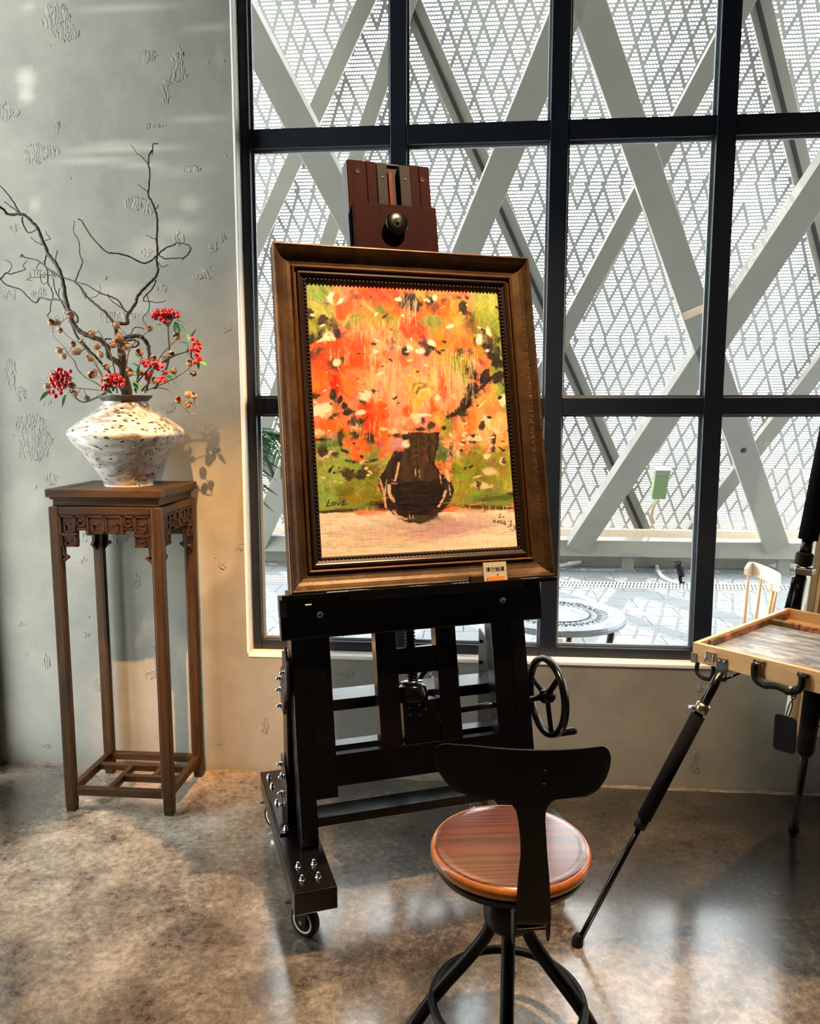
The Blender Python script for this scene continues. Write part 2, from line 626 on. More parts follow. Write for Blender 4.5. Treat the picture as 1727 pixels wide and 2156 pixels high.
for _ in range(110):  # more of the same rough patches over the rest of the wall
    cx_, cz_ = rng.uniform(XL, X_OPEN), rng.uniform(0.1, ZC)
    ridge = np.maximum(ridge, rng.uniform(.45, .75) * blob(co[:, 0], co[:, 2], cx_, cz_, rng.uniform(.008, .022), rng.uniform(.008, .018), 0.9))
for _ in range(50):
    cx_, cz_ = rng.uniform(X_OPEN, XR), rng.uniform(0.05, Z_SILL)
    ridge = np.maximum(ridge, rng.uniform(.4, .6) * blob(co[:, 0], co[:, 2], cx_, cz_, rng.uniform(.01, .03), rng.uniform(.01, .03), 0.9))
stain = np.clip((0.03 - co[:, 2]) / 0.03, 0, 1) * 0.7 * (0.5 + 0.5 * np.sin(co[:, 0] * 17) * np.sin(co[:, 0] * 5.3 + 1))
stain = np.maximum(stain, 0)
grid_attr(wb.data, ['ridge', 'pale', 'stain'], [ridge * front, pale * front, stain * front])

# ---- reveal / sill boards round the window opening
m = MB()
m.box(X_OPEN - .002, XR, D - .004, D + .2, Z_SILL - .012, Z_SILL + .004)
struct(m.build('trim_1', M['sill'], bevel=.003))
m = MB()
m.box(X_OPEN - .008, X_OPEN + .003, D - .003, D + .2, Z_SILL + .004, Z_HEAD)
struct(m.build('trim_2', M['sill'], bevel=.003))
# thin mortar fillet where the window wall meets the floor
m = MB()
px_ = np.linspace(XL, XR, 160)
for i in range(159):
    h0, h1 = [0.007 + .003 * math.sin(q * 23) + .002 * math.sin(q * 61 + 1) for q in (px_[i], px_[i + 1])]
    d0, d1 = [0.009 + .003 * math.sin(q * 31 + 2) for q in (px_[i], px_[i + 1])]
    m.add([(px_[i], D - d0, 0), (px_[i + 1], D - d1, 0), (px_[i + 1], D, h1), (px_[i], D, h0)], [(0, 1, 2, 3)])
struct(m.build('baseboard_back', simple('mortar_fillet', srgb(112, 100, 86), .9, var=.3, scale=40, bump=.4), clean=False))

# ---- other walls and ceiling
struct(MB().box(XL - .2, XR + .2, YF - .2, D + .2, ZC, ZC + .2).build('ceiling', M['ceiling']))
struct(MB().box(XR, XR + .2, YF - .2, D + .2, 0, ZC).build('wall_right', M['wall_plain']))
struct(MB().box(XL - .2, XR + .2, YF - .2, YF, 0, ZC).build('wall_front', M['wall_plain']))
LY0, LY1, LZ = 1.95, 2.985, 3.9   # glazed door opening in the left wall
m = MB()
m.box(XL - .2, XL, LY1, D + .2, 0, ZC)
m.box(XL - .2, XL, YF, LY0, 0, ZC)
m.box(XL - .2, XL, LY0, LY1, LZ, ZC)
struct(m.build('wall_left', M['wall_plain']))
M['door_frame'] = simple('grey_green_aluminium', srgb(70, 88, 92), .4, var=.06)
dr = bpy.data.objects.new('door_1', None)
COL.objects.link(dr)
struct(dr)
dr['label'] = 'glazed door with grey green frame in the left wall'
dr.location = (XL, LY1, 0)


def dbox(name, y0, y1, z0, z1, x0, x1, mat, bev=.004):
    return MB().box(x0, x1, y0 - LY1, y1 - LY1, z0, z1).build(name, mat, dr, bev)


mid = (LY0 + LY1) / 2
dbox('jamb', LY1 - .035, LY1, 0, LZ, -.10, -.004, M['door_frame'])
dbox('jamb', LY0, LY0 + .035, 0, LZ, -.10, -.004, M['door_frame'])
dbox('jamb', mid - .05, mid + .05, 0, LZ, -.10, -.004, M['door_frame'])
dbox('head', LY0, LY1, LZ - .05, LZ, -.10, -.004, M['door_frame'])
dbox('bottom_rail', LY0, LY1, 0.0, .10, -.09, -.012, M['door_frame'])
dbox('weather_strip', LY0, LY1, 0.0, .045, -.012, -.002, M['cream_plastic'], .002)
dbox('pane', LY0 + .035, mid - .05, .10, LZ - .05, -.056, -.050, M['glass'], 0)
dbox('pane', mid + .05, LY1 - .035, .10, LZ - .05, -.056, -.050, M['glass'], 0)

# ---- steel-framed window
FY0, FY1, GY = D + .055, D + .135, D + .10
win = bpy.data.objects.new('window_1', None)
COL.objects.link(win)
struct(win)
win['label'] = 'tall window with thick navy black mullions and transoms'
WL = Vector((X_OPEN, FY0, Z_SILL))
win.location = WL


def wbox(name, x0, x1, y0, y1, z0, z1, mat, bev=.003):
    return MB().box(x0 - WL.x, x1 - WL.x, y0 - WL.y, y1 - WL.y, z0 - WL.z, z1 - WL.z).build(name, mat, win, bev)


fx = lambda x, y: py(x, y, FY0).x
fz = lambda x, y: py(x, y, FY0).z
mull = [(X_OPEN + .003, fx(533, 600)), (fx(821, 260), fx(856, 260)), (fx(1153, 559), fx(1191, 559)), (fx(1496.5, 559), fx(1537.5, 559))]
step = (sum(mull[3]) - sum(mull[2])) / 2
wdt = mull[3][1] - mull[3][0]
for q in range(1, 6):
    c_ = sum(mull[3]) / 2 + step * q
    if c_ < XR - .1:
        mull.append((c_ - wdt / 2, c_ + wdt / 2))
mull.append((XR - .08, XR))
zt = [(Z_SILL + .004, fz(1300, 1366)), (fz(1181, 873), fz(1181, 837)), (fz(1181, 294), fz(1181, 251))]
z4 = zt[2][0] + (zt[2][0] - zt[1][0])
zt.append((z4, z4 + .065))
if zt[-1][1] > Z_HEAD - .03:
    zt[-1] = (Z_HEAD - .06, Z_HEAD)
else:
    zt.append((Z_HEAD - .05, Z_HEAD))
for a, b in mull:
    wbox('mullion', a, b, FY0, FY1, Z_SILL + .004, Z_HEAD, M['frame_dark'])
for a, b in zt:
    for i in range(len(mull) - 1):
        wbox('transom', mull[i][1], mull[i + 1][0], FY0 + .002, FY1 - .002, a, b, M['frame_dark'])
for j in range(len(zt) - 1):
    for i in range(len(mull) - 1):
        x0, x1, z0, z1 = mull[i][1], mull[i + 1][0], zt[j][1], zt[j + 1][0]
        if z1 - z0 < .05:
            continue
        wbox('pane', x0, x1, GY, GY + .006, z0, z1, M['glass'], 0)
        m = MB()
        t_, y0_, y1_ = .009, GY - .014, GY - .001
        for q in ((x0, x0 + t_, z0, z1), (x1 - t_, x1, z0, z1), (x0 + t_, x1 - t_, z0, z0 + t_), (x0 + t_, x1 - t_, z1 - t_, z1)):
            m.box(q[0] - WL.x, q[1] - WL.x, y0_ - WL.y, y1_ - WL.y, q[2] - WL.z, q[3] - WL.z)
        m.build('glazing_bead', M['bead'], win)

# ================================================================== TERRACE OUTSIDE
ZO = -0.2
YB = D + .2
m = MB().box(-6, 9, YB, 9.4, ZO - .2, ZO - .012)
tf = struct(m.build('terrace_floor', simple('grey_grout', srgb(120, 124, 126), .9, var=.1)))
M['paver'] = simple('blue_grey_paving', srgb(134, 137, 140), .6, var=.06, scale=5, bump=.05)
pm = MB().box(.003, .597, .003, .297, -.011, 0).mesh('paving_slab')
pm.materials.append(M['paver'])
for j in range(21):
    for i in range(-8, 14):
        o = link('paving_slab', pm, tf)
        o.location = (i * .6 + (.3 if j % 2 else 0) - .4, YB + j * .3, ZO)
# unseen slab added to block the sun from the room; then the upper facade
m = MB().box(-6, 9, YB, YB + 2.1, 4.3, 4.6)
struct(m.build('sun_block_slab', M['ceiling']))
m = MB().box(-6, 9, YB - .12, YB, 4.2, 12.5)
m.box(-6, XL - .2, YB - .12, YB, -.3, 4.2)
m.box(XR + .2, 9, YB - .12, YB, -.3, 4.2)
struct(m.build('facade', M['wall_plain']))
m = MB().box(-80, 80, -60, 120, -4.2, -4.0)
struct(m.build('ground', simple('pale_ground', srgb(190, 188, 180), .9, var=.05, scale=.2)))

# --- planes of the leaning diagrid and of the perforated screen
LEAN = math.radians(25.2)
UPV = Vector((0, -math.sin(LEAN), math.cos(LEAN)))
NRM = Vector((0, -math.cos(LEAN), -math.sin(LEAN)))   # towards the room
S0 = Vector((0, 9.25, ZO))           # foot of the screen
B0 = Vector((0, 8.42, ZO + .12))       # foot of the beams


def on_screen(x, y, off=0.0):
    return hit(x, y, NRM, NRM.dot(S0) + off)


def on_beam(x, y, off=0.0):
    return hit(x, y, NRM, NRM.dot(B0) + off)


def uv_s(P):
    q = P - S0
    return q.x, q.dot(UPV)


# --- perforated panels
PC, PR = 0.0245, 0.0292
seam = [uv_s(on_screen(1180, y))[1] for y in (983, 713, 386)]
PH_ = (seam[2] - seam[0]) / 2
NR = int(round(PH_ / PR))
PH = NR * PR
NCOL = 72
PW = NCOL * PC
scr = thing('perforated_screen', 'white perforated metal screen with diamond hole pattern leaning behind the steel lattice', 'screen', S0)


def panel_mesh(seed):
    r_ = random.Random(seed)
    N = 6
    off = {}
    def solid(c, r):
        # lattice lines run half a column per row in both directions
        u = c + (r % 2) * .5 + r * .5
        v = c + (r % 2) * .5 - r * .5
        ui, vi = int(round(u)), int(round(v))
        a, b = ui % N == 0, vi % N == 0
        if a and b:
            return True
        if a:
            key = ('a', ui // N, vi // N)
        elif b:
            key = ('b', ui // N, vi // N)
        else:
            return False
        if key not in off:
            off[key] = r_.random() > .12
        return off[key]
    m = MB()
    R = .0097
    oct_ = [(math.cos(math.pi / 4 * k + math.pi / 8) * R, math.sin(math.pi / 4 * k + math.pi / 8) * R) for k in range(8)]
    hw, hh = PC / 2, PR / 2
    out = [(hw, hh * .4), (hw * .4, hh), (-hw * .4, hh), (-hw, hh * .4), (-hw, -hh * .4), (-hw * .4, -hh), (hw * .4, -hh), (hw, -hh * .4)]
    corner = {0: (hw, hh), 2: (-hw, hh), 4: (-hw, -hh), 6: (hw, -hh)}
    V, Fc = m.v, m.f
    def cell(cx, cz, hole):
        o = len(V)
        if not hole:
            V.extend([(cx - hw, 0, cz - hh), (cx + hw, 0, cz - hh), (cx + hw, 0, cz + hh), (cx - hw, 0, cz + hh)])
            Fc.append((o, o + 1, o + 2, o + 3))
            return
        V.extend([(cx + a, 0, cz + b) for a, b in oct_])
        V.extend([(cx + a, 0, cz + b) for a, b in out])
        V.extend([(cx + corner[q][0], 0, cz + corner[q][1]) for q in (0, 2, 4, 6)])
        for q in range(8):
            q2 = (q + 1) % 8
            if q in corner:
                Fc.append((o + q, o + 8 + q, o + 16 + q // 2, o + 8 + q2, o + q2))
            else:
                Fc.append((o + q, o + 8 + q, o + 8 + q2, o + q2))
    for r in range(NR):
        cz = (r + .5) * PR
        for c in range(NCOL):
            cx = (c + .5 + (.5 if r % 2 else 0)) * PC
            cell(cx, cz, not solid(c, r))
    m.sm = [False] * len(m.f)
    me = m.mesh('panel', clean=False)
    me.materials.append(M['screen'])
    return me


pms = [panel_mesh(q) for q in (1, 2)]
tilt = Matrix.Rotation(LEAN, 3, 'X').to_euler()
v0 = seam[0] - math.ceil(seam[0] / PH) * PH
pj = 0
while v0 + pj * PH < 12.6:
    for i in range(-4, 6):
        o = link('panel', pms[(i + pj) % 2], scr)
        o.rotation_euler = tilt
        vv = v0 + pj * PH
        o.location = Vector((i * PW + .35 + (0.5 * PC if pj % 2 else 0), 0, 0)) + UPV * vv
    pj += 1
# seam battens between the rows of panels
for q in range(1, pj):
    vv = v0 + q * PH
    a = Vector((-7, 0, 0)) + UPV * vv + NRM * .005
    b = Vector((10.5, 0, 0)) + UPV * vv + NRM * .005
    MB().bar(a, b, .006, .015, UPV).build('seam_batten', M['screen'], scr)


# --- stringers that carry the screen (slim, with a dark gasket line) and slim back diagonals
def sline(p0, p1, w, d, name, mat, off):
    a, b = on_screen(*p0, off) - S0, on_screen(*p1, off) - S0
    return MB().bar(a, b, w, d, NRM).build(name, mat, scr, .004)


def ext(p0, p1, y0, y1):
    k = (p1[0] - p0[0]) / (p1[1] - p0[1])
    return (p0[0] + k * (y0 - p0[1]), y0), (p0[0] + k * (y1 - p0[1]), y1)


for a, b in (((863, 0), (1350, 1105)), ((1598, 0), (1722, 500)), ((180, 0), (620, 1105))):
    a, b = ext(a, b, -300, 1120)
    sline(a, b, .17, .05, 'stringer', M['steel_white'], .03)
    sline((a[0] - 3, a[1]), (b[0] - 3, b[1]), .035, .014, 'gasket', M['dark_gap'], .058)
for a, b, w in (((828, 100), (690, 510), .13), ((1519, 90), (1195, 690), .16), ((1727, 770), (1510, 1050), .16), ((520, 560), (430, 760), .14)):
    a, b = ext(a, b, -300, 1120)
    sline(a, b, w, .08, 'back_diagonal', M['steel_white'], .06)

# --- the white steel diagrid
lat = thing('steel_lattice', 'white steel box beams crossing in large diagonals outside the window', 'lattice', B0)


def beam(p0, p1, w, d=.16, y0=None, y1=None, name='beam'):
    if y0 is not None:
        p0, p1 = ext(p0, p1, y0, y1)
    a, b = on_beam(*p0) - B0, on_beam(*p1) - B0
    return MB().bar(a, b, w, d, NRM).build(name, M['steel_white'], lat, .006)


WB = .235
beam((528, 60), (735, 450), WB, y0=-420, y1=1150)
beam((1128, 178), (982, 528), WB, y0=-420, y1=1150)
beam((1430, 559), (1631, 1139), WB, y0=-420, y1=1150)
beam((1608, 559), (1224, 1135), WB, y0=-420, y1=1150)
beam((1150, 559), (1351, 1139), WB, y0=-420, y1=-60)
beam((120, 300), (330, 900), WB, y0=-420, y1=1150)
beam((660, 880), (540, 1140), WB, y0=800, y1=1150)
# bottom chord
za, zb = py(1300, 1172, B0.y - .1).z, py(1300, 1138, B0.y - .1).z
MB().box(-6, 9, -.12, .14, za - B0.z, zb - B0.z).build('bottom_chord', M['steel_white'], lat, .006)
for q in range(-3, 6):
    MB().box(q * 1.6 - .06, q * 1.6 + .06, -.02, .04, ZO - B0.z, za - B0.z).build('chord_foot', M['steel_white'], lat)
# weld collar on the crossing beam
a, b = on_beam(1462, 640) - B0, on_beam(1467, 655) - B0
MB().bar(a, b, WB + .012, .172, NRM).build('weld_collar', simple('bare_primer_band', srgb(205, 180, 155), .6, var=.15, scale=12), lat)

# --- dark disc painted as a hole's shaded inside, on the right-hand beam
hp_ = on_beam(1566, 948, .081) - B0
MB().lathe([(.028, -.004), (.028, .002), (.0, .002)], 20, hp_, NRM).build('dark_hole_disc', M['dark_gap'], lat)

# --- kerb shelf with wood-coloured capping at the foot of the screen
ks = MB()
ks.box(-6, 9, 8.62, 9.24, ZO, .02)
struct(ks.build('kerb', M['steel_white'], bevel=.01))
zc_ = py(1300, 1113, 8.95).z
m = MB().box(-6, 9, 8.9, 8.96, .02, zc_)
tag(m.build('capping_rail', simple('pale_timber_capping', srgb(214, 196, 170), .6, var=.1), bevel=.008), 'long pale timber coloured rail along the foot of the perforated screen', 'rail')

# --- pipes lying behind the chord
def pipe(pts, r, lab, mat, name='pipe'):
    o = MB().tube(smooth_path(pts, 6), r, 8).build(name, mat)
    return tag(o, lab, 'pipe')


M['pipe'] = simple('grey_plastic_pipe', srgb(196, 194, 186), .5, var=.05)
pa = [pz(x, y, ZO + .05) for x, y in ((1130, 1196), (1180, 1190), (1240, 1181), (1300, 1174), (1340, 1170))]
pipe(pa, .022, 'pale grey pipe rising along the terrace edge left of the floor spotlight', M['pipe'])
pa = [pz(x, y, ZO + .05) for x, y in ((1520, 1178), (1570, 1186), (1640, 1190), (1680, 1190))]
pipe(pa, .04, 'fat pale pipe on the terrace edge behind the wooden chair', M['pipe'])

# --- long drain grating across the terrace
dz = [pz(x, y, ZO).y for x, y in ((1300, 1226), (1300, 1239))]
gr = thing('drain_grating', 'long slotted drain grating set in the terrace paving', 'grating', (0, dz[1], ZO))
m = MB()
wdr = dz[0] - dz[1]
m.box(-6, 9, 0, .02, .001, .006)
m.box(-6, 9, wdr - .02, wdr, .001, .006)
m.box(-6, 9, wdr / 2 - .01, wdr / 2 + .01, .001, .006)
m.build('grating_frame', M['pipe'], gr)
m = MB()
x = -4.0
while x < 7:
    for y0 in (0.02, wdr / 2 + .01):
        m.add([(x, y0, .006), (x + .022, y0, .006), (x + .046, y0 + wdr / 2 - .03, .006), (x + .024, y0 + wdr / 2 - .03, .006)], [(0, 1, 2, 3)])
    x += .034
o = m.build('slot_bars', M['pipe'], gr, clean=False)
o['kind'] = 'stuff'
m = MB().box(-6, 9, 0.0, wdr, .0003, .0009)
m.build('channel', M['dark_gap'], gr)

# --- spotlight on the terrace floor
sp_b = pz(1433, 1228, ZO)
t = thing('floor_spotlight', 'small black spotlight standing on the terrace paving', 'spotlight', sp_b)
m = MB().lathe([(.0, 0), (.045, 0), (.045, .012), (.0, .014)], 16)
m.build('base', M['black_matte'], t)
m = MB().bar((0, 0, .012), (-.01, 0, .09), .03, .02, (0, 1, 0))
m.build('bracket', M['black_matte'], t)
m = MB().lathe([(.028, 0), (.034, .03), (.036, .1), (.052, .15), (.048, .15), (.03, .11)], 16, (.012, 0, .07), Vector((-.35, -.1, 1)))
m.build('lamp_housing', M['black_matte'], t)
cable = [pz(x, y, ZO + .02) for x, y in ((1383, 1178), (1384, 1195), (1393, 1212), (1410, 1222), (1428, 1227))]
pipe(cable, .02, 'white flexible conduit curling to the black floor spotlight', M['pipe'], 'conduit')

# --- green junction box on the screen with its conduit
jb = on_screen(1390, 1020, .10)
t = thing('junction_box', 'pale green electrical box fixed to the perforated screen', 'electrical box', jb)
w2 = (on_screen(1408, 1020, .1) - on_screen(1378, 1020, .1)).length / 2
h2 = (on_screen(1390, 995, .1) - on_screen(1390, 1048, .1)).length / 2
m = MB()
fr_ = lambda x, y, z: Vector((x, 0, 0)) + UPV * z + NRM * (-y)
m.box(-w2, w2, -.05, .05, -h2, h2, fr_)
m.build('body', simple('pale_green_paint', srgb(112, 134, 92), .5, var=.06), t, .008)
m = MB().box(-w2 * 1.06, w2 * 1.06, -.062, .05, h2 - .02, h2 + .05, fr_)
m.build('lid', M['steel_white'], t, .006)
cp = [on_screen(x, y, .1) for x, y in ((1388, 1051), (1378, 1064), (1373, 1085), (1378, 1100))]
pipe(cp, .022, 'tan conduit hanging below the green electrical box', simple('tan_conduit', srgb(190, 170, 140), .6), 'conduit')

# --- round cast metal table
tc = Vector((.40, 3.86, ZO))
tt = .705
t = thing('garden_table', 'round cast metal garden table with lace cut-out top outside the window', 'table', tc)
M['cast'] = simple('pewter_cast_aluminium', srgb(132, 138, 146), .35, .6, var=.12, scale=18)
RT = .328
m = MB()
def ring(m, r0, r1, z0, z1, n=56):
    vs, fs = [], []
    for k in range(n):
        a = 2 * math.pi * k / n
        c_, s_ = math.cos(a), math.sin(a)
        vs += [(r0 * c_, r0 * s_, z0), (r1 * c_, r1 * s_, z0), (r1 * c_, r1 * s_, z1), (r0 * c_, r0 * s_, z1)]
    for k in range(n):
        a, b = 4 * k, 4 * ((k + 1) % n)
        for q in range(4):
            fs.append((a + q, a + (q + 1) % 4, b + (q + 1) % 4, b + q))
    m.add(vs, fs)
ring(m, .245, RT, tt - .022, tt)
ring(m, RT - .012, RT + .004, tt - .03, tt - .008)
m.build('rim', M['cast'], t, .004)
m = MB()
ring(m, .001, .155, tt - .018, tt - .002)
m.build('centre_plate', M['cast'], t)
m = MB()
for k in range(36):
    a = 2 * math.pi * k / 36
    for r0, r1, da in ((.153, .20, .06), (.153, .20, -.06), (.20, .247, .06), (.20, .247, -.06)):
        p = Vector((r0 * math.cos(a), r0 * math.sin(a), tt - .01))
        q = Vector((r1 * math.cos(a + da), r1 * math.sin(a + da), tt - .01))
        m.bar(p, q, .012, .012)
ring(m, .194, .206, tt - .016, tt - .004)
m.build('lace_ring', M['cast'], t)
for k in range(4):
    a = -1.95 + math.pi / 2 * k
    d = Vector((math.cos(a), math.sin(a), 0))
    pts = [d * .27 + Vector((0, 0, tt - .02)), d * .25 + Vector((0, 0, .55)), d * .14 + Vector((0, 0, .3)), d * .22 + Vector((0, 0, .08)), d * .29 + Vector((0, 0, .0))]
    MB().tube(smooth_path(pts, 5), .016, 8).build('leg', M['black_matte'], t)
tg = py(1179, 1350, tc.y - RT - .006)
tg.z = ZO + tt - .046
t = thing('price_tag', 'small white tag hanging at the near edge of the metal table', 'tag', tg)
MB().box(-.014, .014, -.001, .001, -.014, .012).build('card', M['cream_plastic'], t)
MB().tube([(.0, 0, .012), (.003, .002, .03), (.002, .010, .040)], .0012, 5).build('string', M['dark_gap'], t)

# --- spindle-back wooden chair outside
M['beech'] = wood('beech_wood', srgb(196, 150, 108), srgb(224, 184, 142), .45, (30, 30, 4), 6)
M['beech_pale'] = wood('pale_beech', srgb(222, 198, 168), srgb(236, 216, 190), .45, (6, 30, 30), 6)
zr = ZO + .80
pa = [pz(x, y, z) for x, y, z in ((1572, 1198, zr), (1590, 1200, zr), (1612, 1208, zr), (1632, 1219, zr), (1638, 1232, zr), (1618, 1240, zr))]
pa = [pz(1574, 1203, zr - .02)]
ctr = pz(1606, 1222, zr - .02)
cb = Vector((ctr.x, ctr.y, ZO))
t = thing('spindle_chair', 'pale wooden chair with curved top rail and round spindles outside the window', 'chair', cb)
rail = []
for x, y in ((1571, 1203), (1583, 1197), (1602, 1203), (1622, 1212), (1637, 1221), (1638, 1229), (1622, 1235)):
    rail.append(pz(x, y, zr - .02) - cb)
rail = smooth_path(rail, 6)
m = MB()
vs, fs = [], []
nr = len(rail)
for i, p in enumerate(rail):
    a = rail[max(i - 1, 0)]; b = rail[min(i + 1, nr - 1)]
    d = (b - a).normalized()
    nn = d.cross(Vector((0, 0, 1))).normalized() * .011
    e = min(i, nr - 1 - i) / (nr - 1)
    hh = .038 * min(1, .45 + e * 5)
    for s_, z_ in ((-1, -hh), (1, -hh), (1, hh), (-1, hh)):
        vs.append(p + nn * s_ + Vector((0, 0, z_)))
for i in range(nr - 1):
    for q in range(4):
        fs.append((4 * i + q, 4 * i + (q + 1) % 4, 4 * i + 4 + (q + 1) % 4, 4 * i + 4 + q))
fs += [(0, 1, 2, 3), (4 * nr - 4, 4 * nr - 3, 4 * nr - 2, 4 * nr - 1)]
m.add(vs, fs)
m.build('top_rail', M['beech_pale'], t, .006)
sc_ = pz(1596, 1240, zr - .02) - cb
seat_c = Vector((sc_.x - .14, sc_.y - .06, .45))
for i, fr in enumerate((.12, .38, .60, .74, .92)):
    top = rail[int(fr * (nr - 1))] + Vector((0, 0, -.02))
    bot = Vector((seat_c.x + (top.x - seat_c.x) * .8, seat_c.y + (top.y - seat_c.y) * .8, .45))
    MB().tube([top, (top + bot) / 2, bot], [.009, .011, .009], 10).build('spindle', M['beech'], t)
MB().lathe([(.0, .43), (.17, .43), (.19, .445), (.19, .46), (.17, .468), (0, .462)], 28, (seat_c.x, seat_c.y, 0)).build('seat', M['beech_pale'], t)
for k in range(4):
    a = math.pi / 4 + k * math.pi / 2
    MB().tube([(seat_c.x + .12 * math.cos(a), seat_c.y + .12 * math.sin(a), .44), (seat_c.x + .2 * math.cos(a), seat_c.y + .2 * math.sin(a), 0)], [.016, .012], 10).build('leg', M['beech'], t)

# --- palm outside at the left end of the window
pb = Vector((-1.45, 4.6, ZO))
t = thing('potted_palm', 'green potted palm outside the left end of the window', 'plant', pb)
MB().lathe([(.12, 0), (.16, .3), (.17, .32), (.15, .32), (.14, .28), (0, .28)], 24).build('pot', simple('grey_pot', srgb(120, 118, 112), .7), t)
M['leaf'] = simple('palm_leaf_green', srgb(58, 96, 52), .5, var=.3, scale=8)
MB().tube([(0, 0, .28), (.02, 0, .9), (0, .02, 1.5)], [.04, .03, .025], 10).build('stem', simple('palm_stem', srgb(110, 96, 70), .8, var=.2), t)
for k in range(9):
    a = 2 * math.pi * k / 9 + .3
    d = Vector((math.cos(a), math.sin(a), 0))
    L = random.uniform(.42, .55)
    sp = [Vector((0, 0, 1.45)) + d * (L * q / 6) + Vector((0, 0, .75 * (q / 6) - .95 * (q / 6) ** 2)) for q in range(7)]
    m = MB()
    m.tube(sp, [.007 - .0008 * q for q in range(7)], 6)
    side = d.cross(Vector((0, 0, 1)))
    for q in range(1, 7):
        for s_ in (-1, 1):
            for j in (0, .5):
                if q + j > 6:
                    continue
                p = sp[q] if j == 0 else (sp[q] + sp[min(q + 1, 6)]) / 2
                ll = .22 * (1 - abs(q - 3) / 6)
                tip = p + side * s_ * ll + d * .1 + Vector((0, 0, -.10))
                mid_ = (p + tip) / 2 + Vector((0, 0, .02))
                w = d * .010
                m.add([p - w, p + w, mid_ + w * 1.2, tip, mid_ - w * 1.2], [(0, 1, 2, 3, 4)])
    m.build('frond', M['leaf'], t, clean=False)

# ================================================================== PLANT STAND
SX0, SX1, SY0, SY1, SZ = -1.535, -1.118, 2.682, 3.032, 1.222
stand = thing('plant_stand', 'tall dark elm wood plant stand with fret carved apron under the white vase', 'plant stand', (SX0, SY0, 0))
SW, SD = SX1 - SX0, SY1 - SY0
LG = .037   # leg section
# top: frame boards + sunk panel
for nm, b in (('top_board', (0, SW, -.006, .05)), ('top_board', (0, SW, SD - .05, SD + .006))):
    MB().box(b[0] - .006, b[1] + .006, b[2], b[3], SZ - .03, SZ).build(nm, M['stand_h'], stand, .004)
for x0, x1 in ((-.006, .05), (SW - .05, SW + .006)):
    MB().box(x0, x1, .0505, SD - .0505, SZ - .03, SZ).build('top_board', M['stand'], stand, .004)
MB().box(.0515, SW - .0515, .0515, SD - .0515, SZ - .024, SZ - .0015).build('top_panel', M['stand_h'], stand)
# chamfer moulding below the top, then the waist
MB().box(.004, SW - .004, .004, SD - .004, SZ - .038, SZ - .03).build('moulding', M['stand_h'], stand, .003)
MB().box(.012, SW - .012, .012, SD - .012, SZ - .062, SZ - .038).build('waist', M['stand_h'], stand, .003)
ZR = SZ - .064
for x0 in (0, SW - LG):
    for y0 in (0, SD - LG):
        lg = MB().box(x0, x0 + LG, y0, y0 + LG, .035, ZR).build('leg', M['stand'], stand, .004)
        # beads worked along the inner arrises
        xi = x0 + LG if x0 == 0 else x0
        yi = y0 + LG if y0 == 0 else y0
        MB().box(xi - .004, xi + .004, y0 + .001, y0 + .009, .07, ZR - .03).build('bead', M['stand'], lg, .002)
        # foot, slightly hoofed
        c_ = 1 if x0 == 0 else -1
        d_ = 1 if y0 == 0 else -1
        ft = MB()
        xa, xb = (x0, x0 + LG)
        ya, yb = (y0, y0 + LG)
        ft.hexa([(xa + .002, ya + .002, .0), (xb - .002, ya + .002, .0), (xb - .002, yb - .002, .0), (xa + .002, yb - .002, .0),
                 (xa, ya, .036), (xb, ya, .036), (xb, yb, .036), (xa, yb, .036)])
        ft.build('foot', M['stand'], lg, .003)
# frame rails under the waist
for y0 in (.002, SD - .026):
    MB().box(LG, SW - LG, y0, y0 + .024, ZR - .028, ZR).build('rail', M['stand_h'], stand, .003)
M['stand_d'] = wood('elm_wood_side_grain', srgb(30, 18, 8), srgb(76, 51, 25), 0.42, (30, 2.5, 30), 6, 0.15, 0.0)
M['stand_d'].node_tree.nodes['Principled BSDF'].inputs['Specular IOR Level'].default_value = 0.2
for x0 in (.002, SW - .026):
    MB().box(x0, x0 + .024, LG, SD - LG, ZR - .028, ZR).build('rail', M['stand_d'], stand, .003)


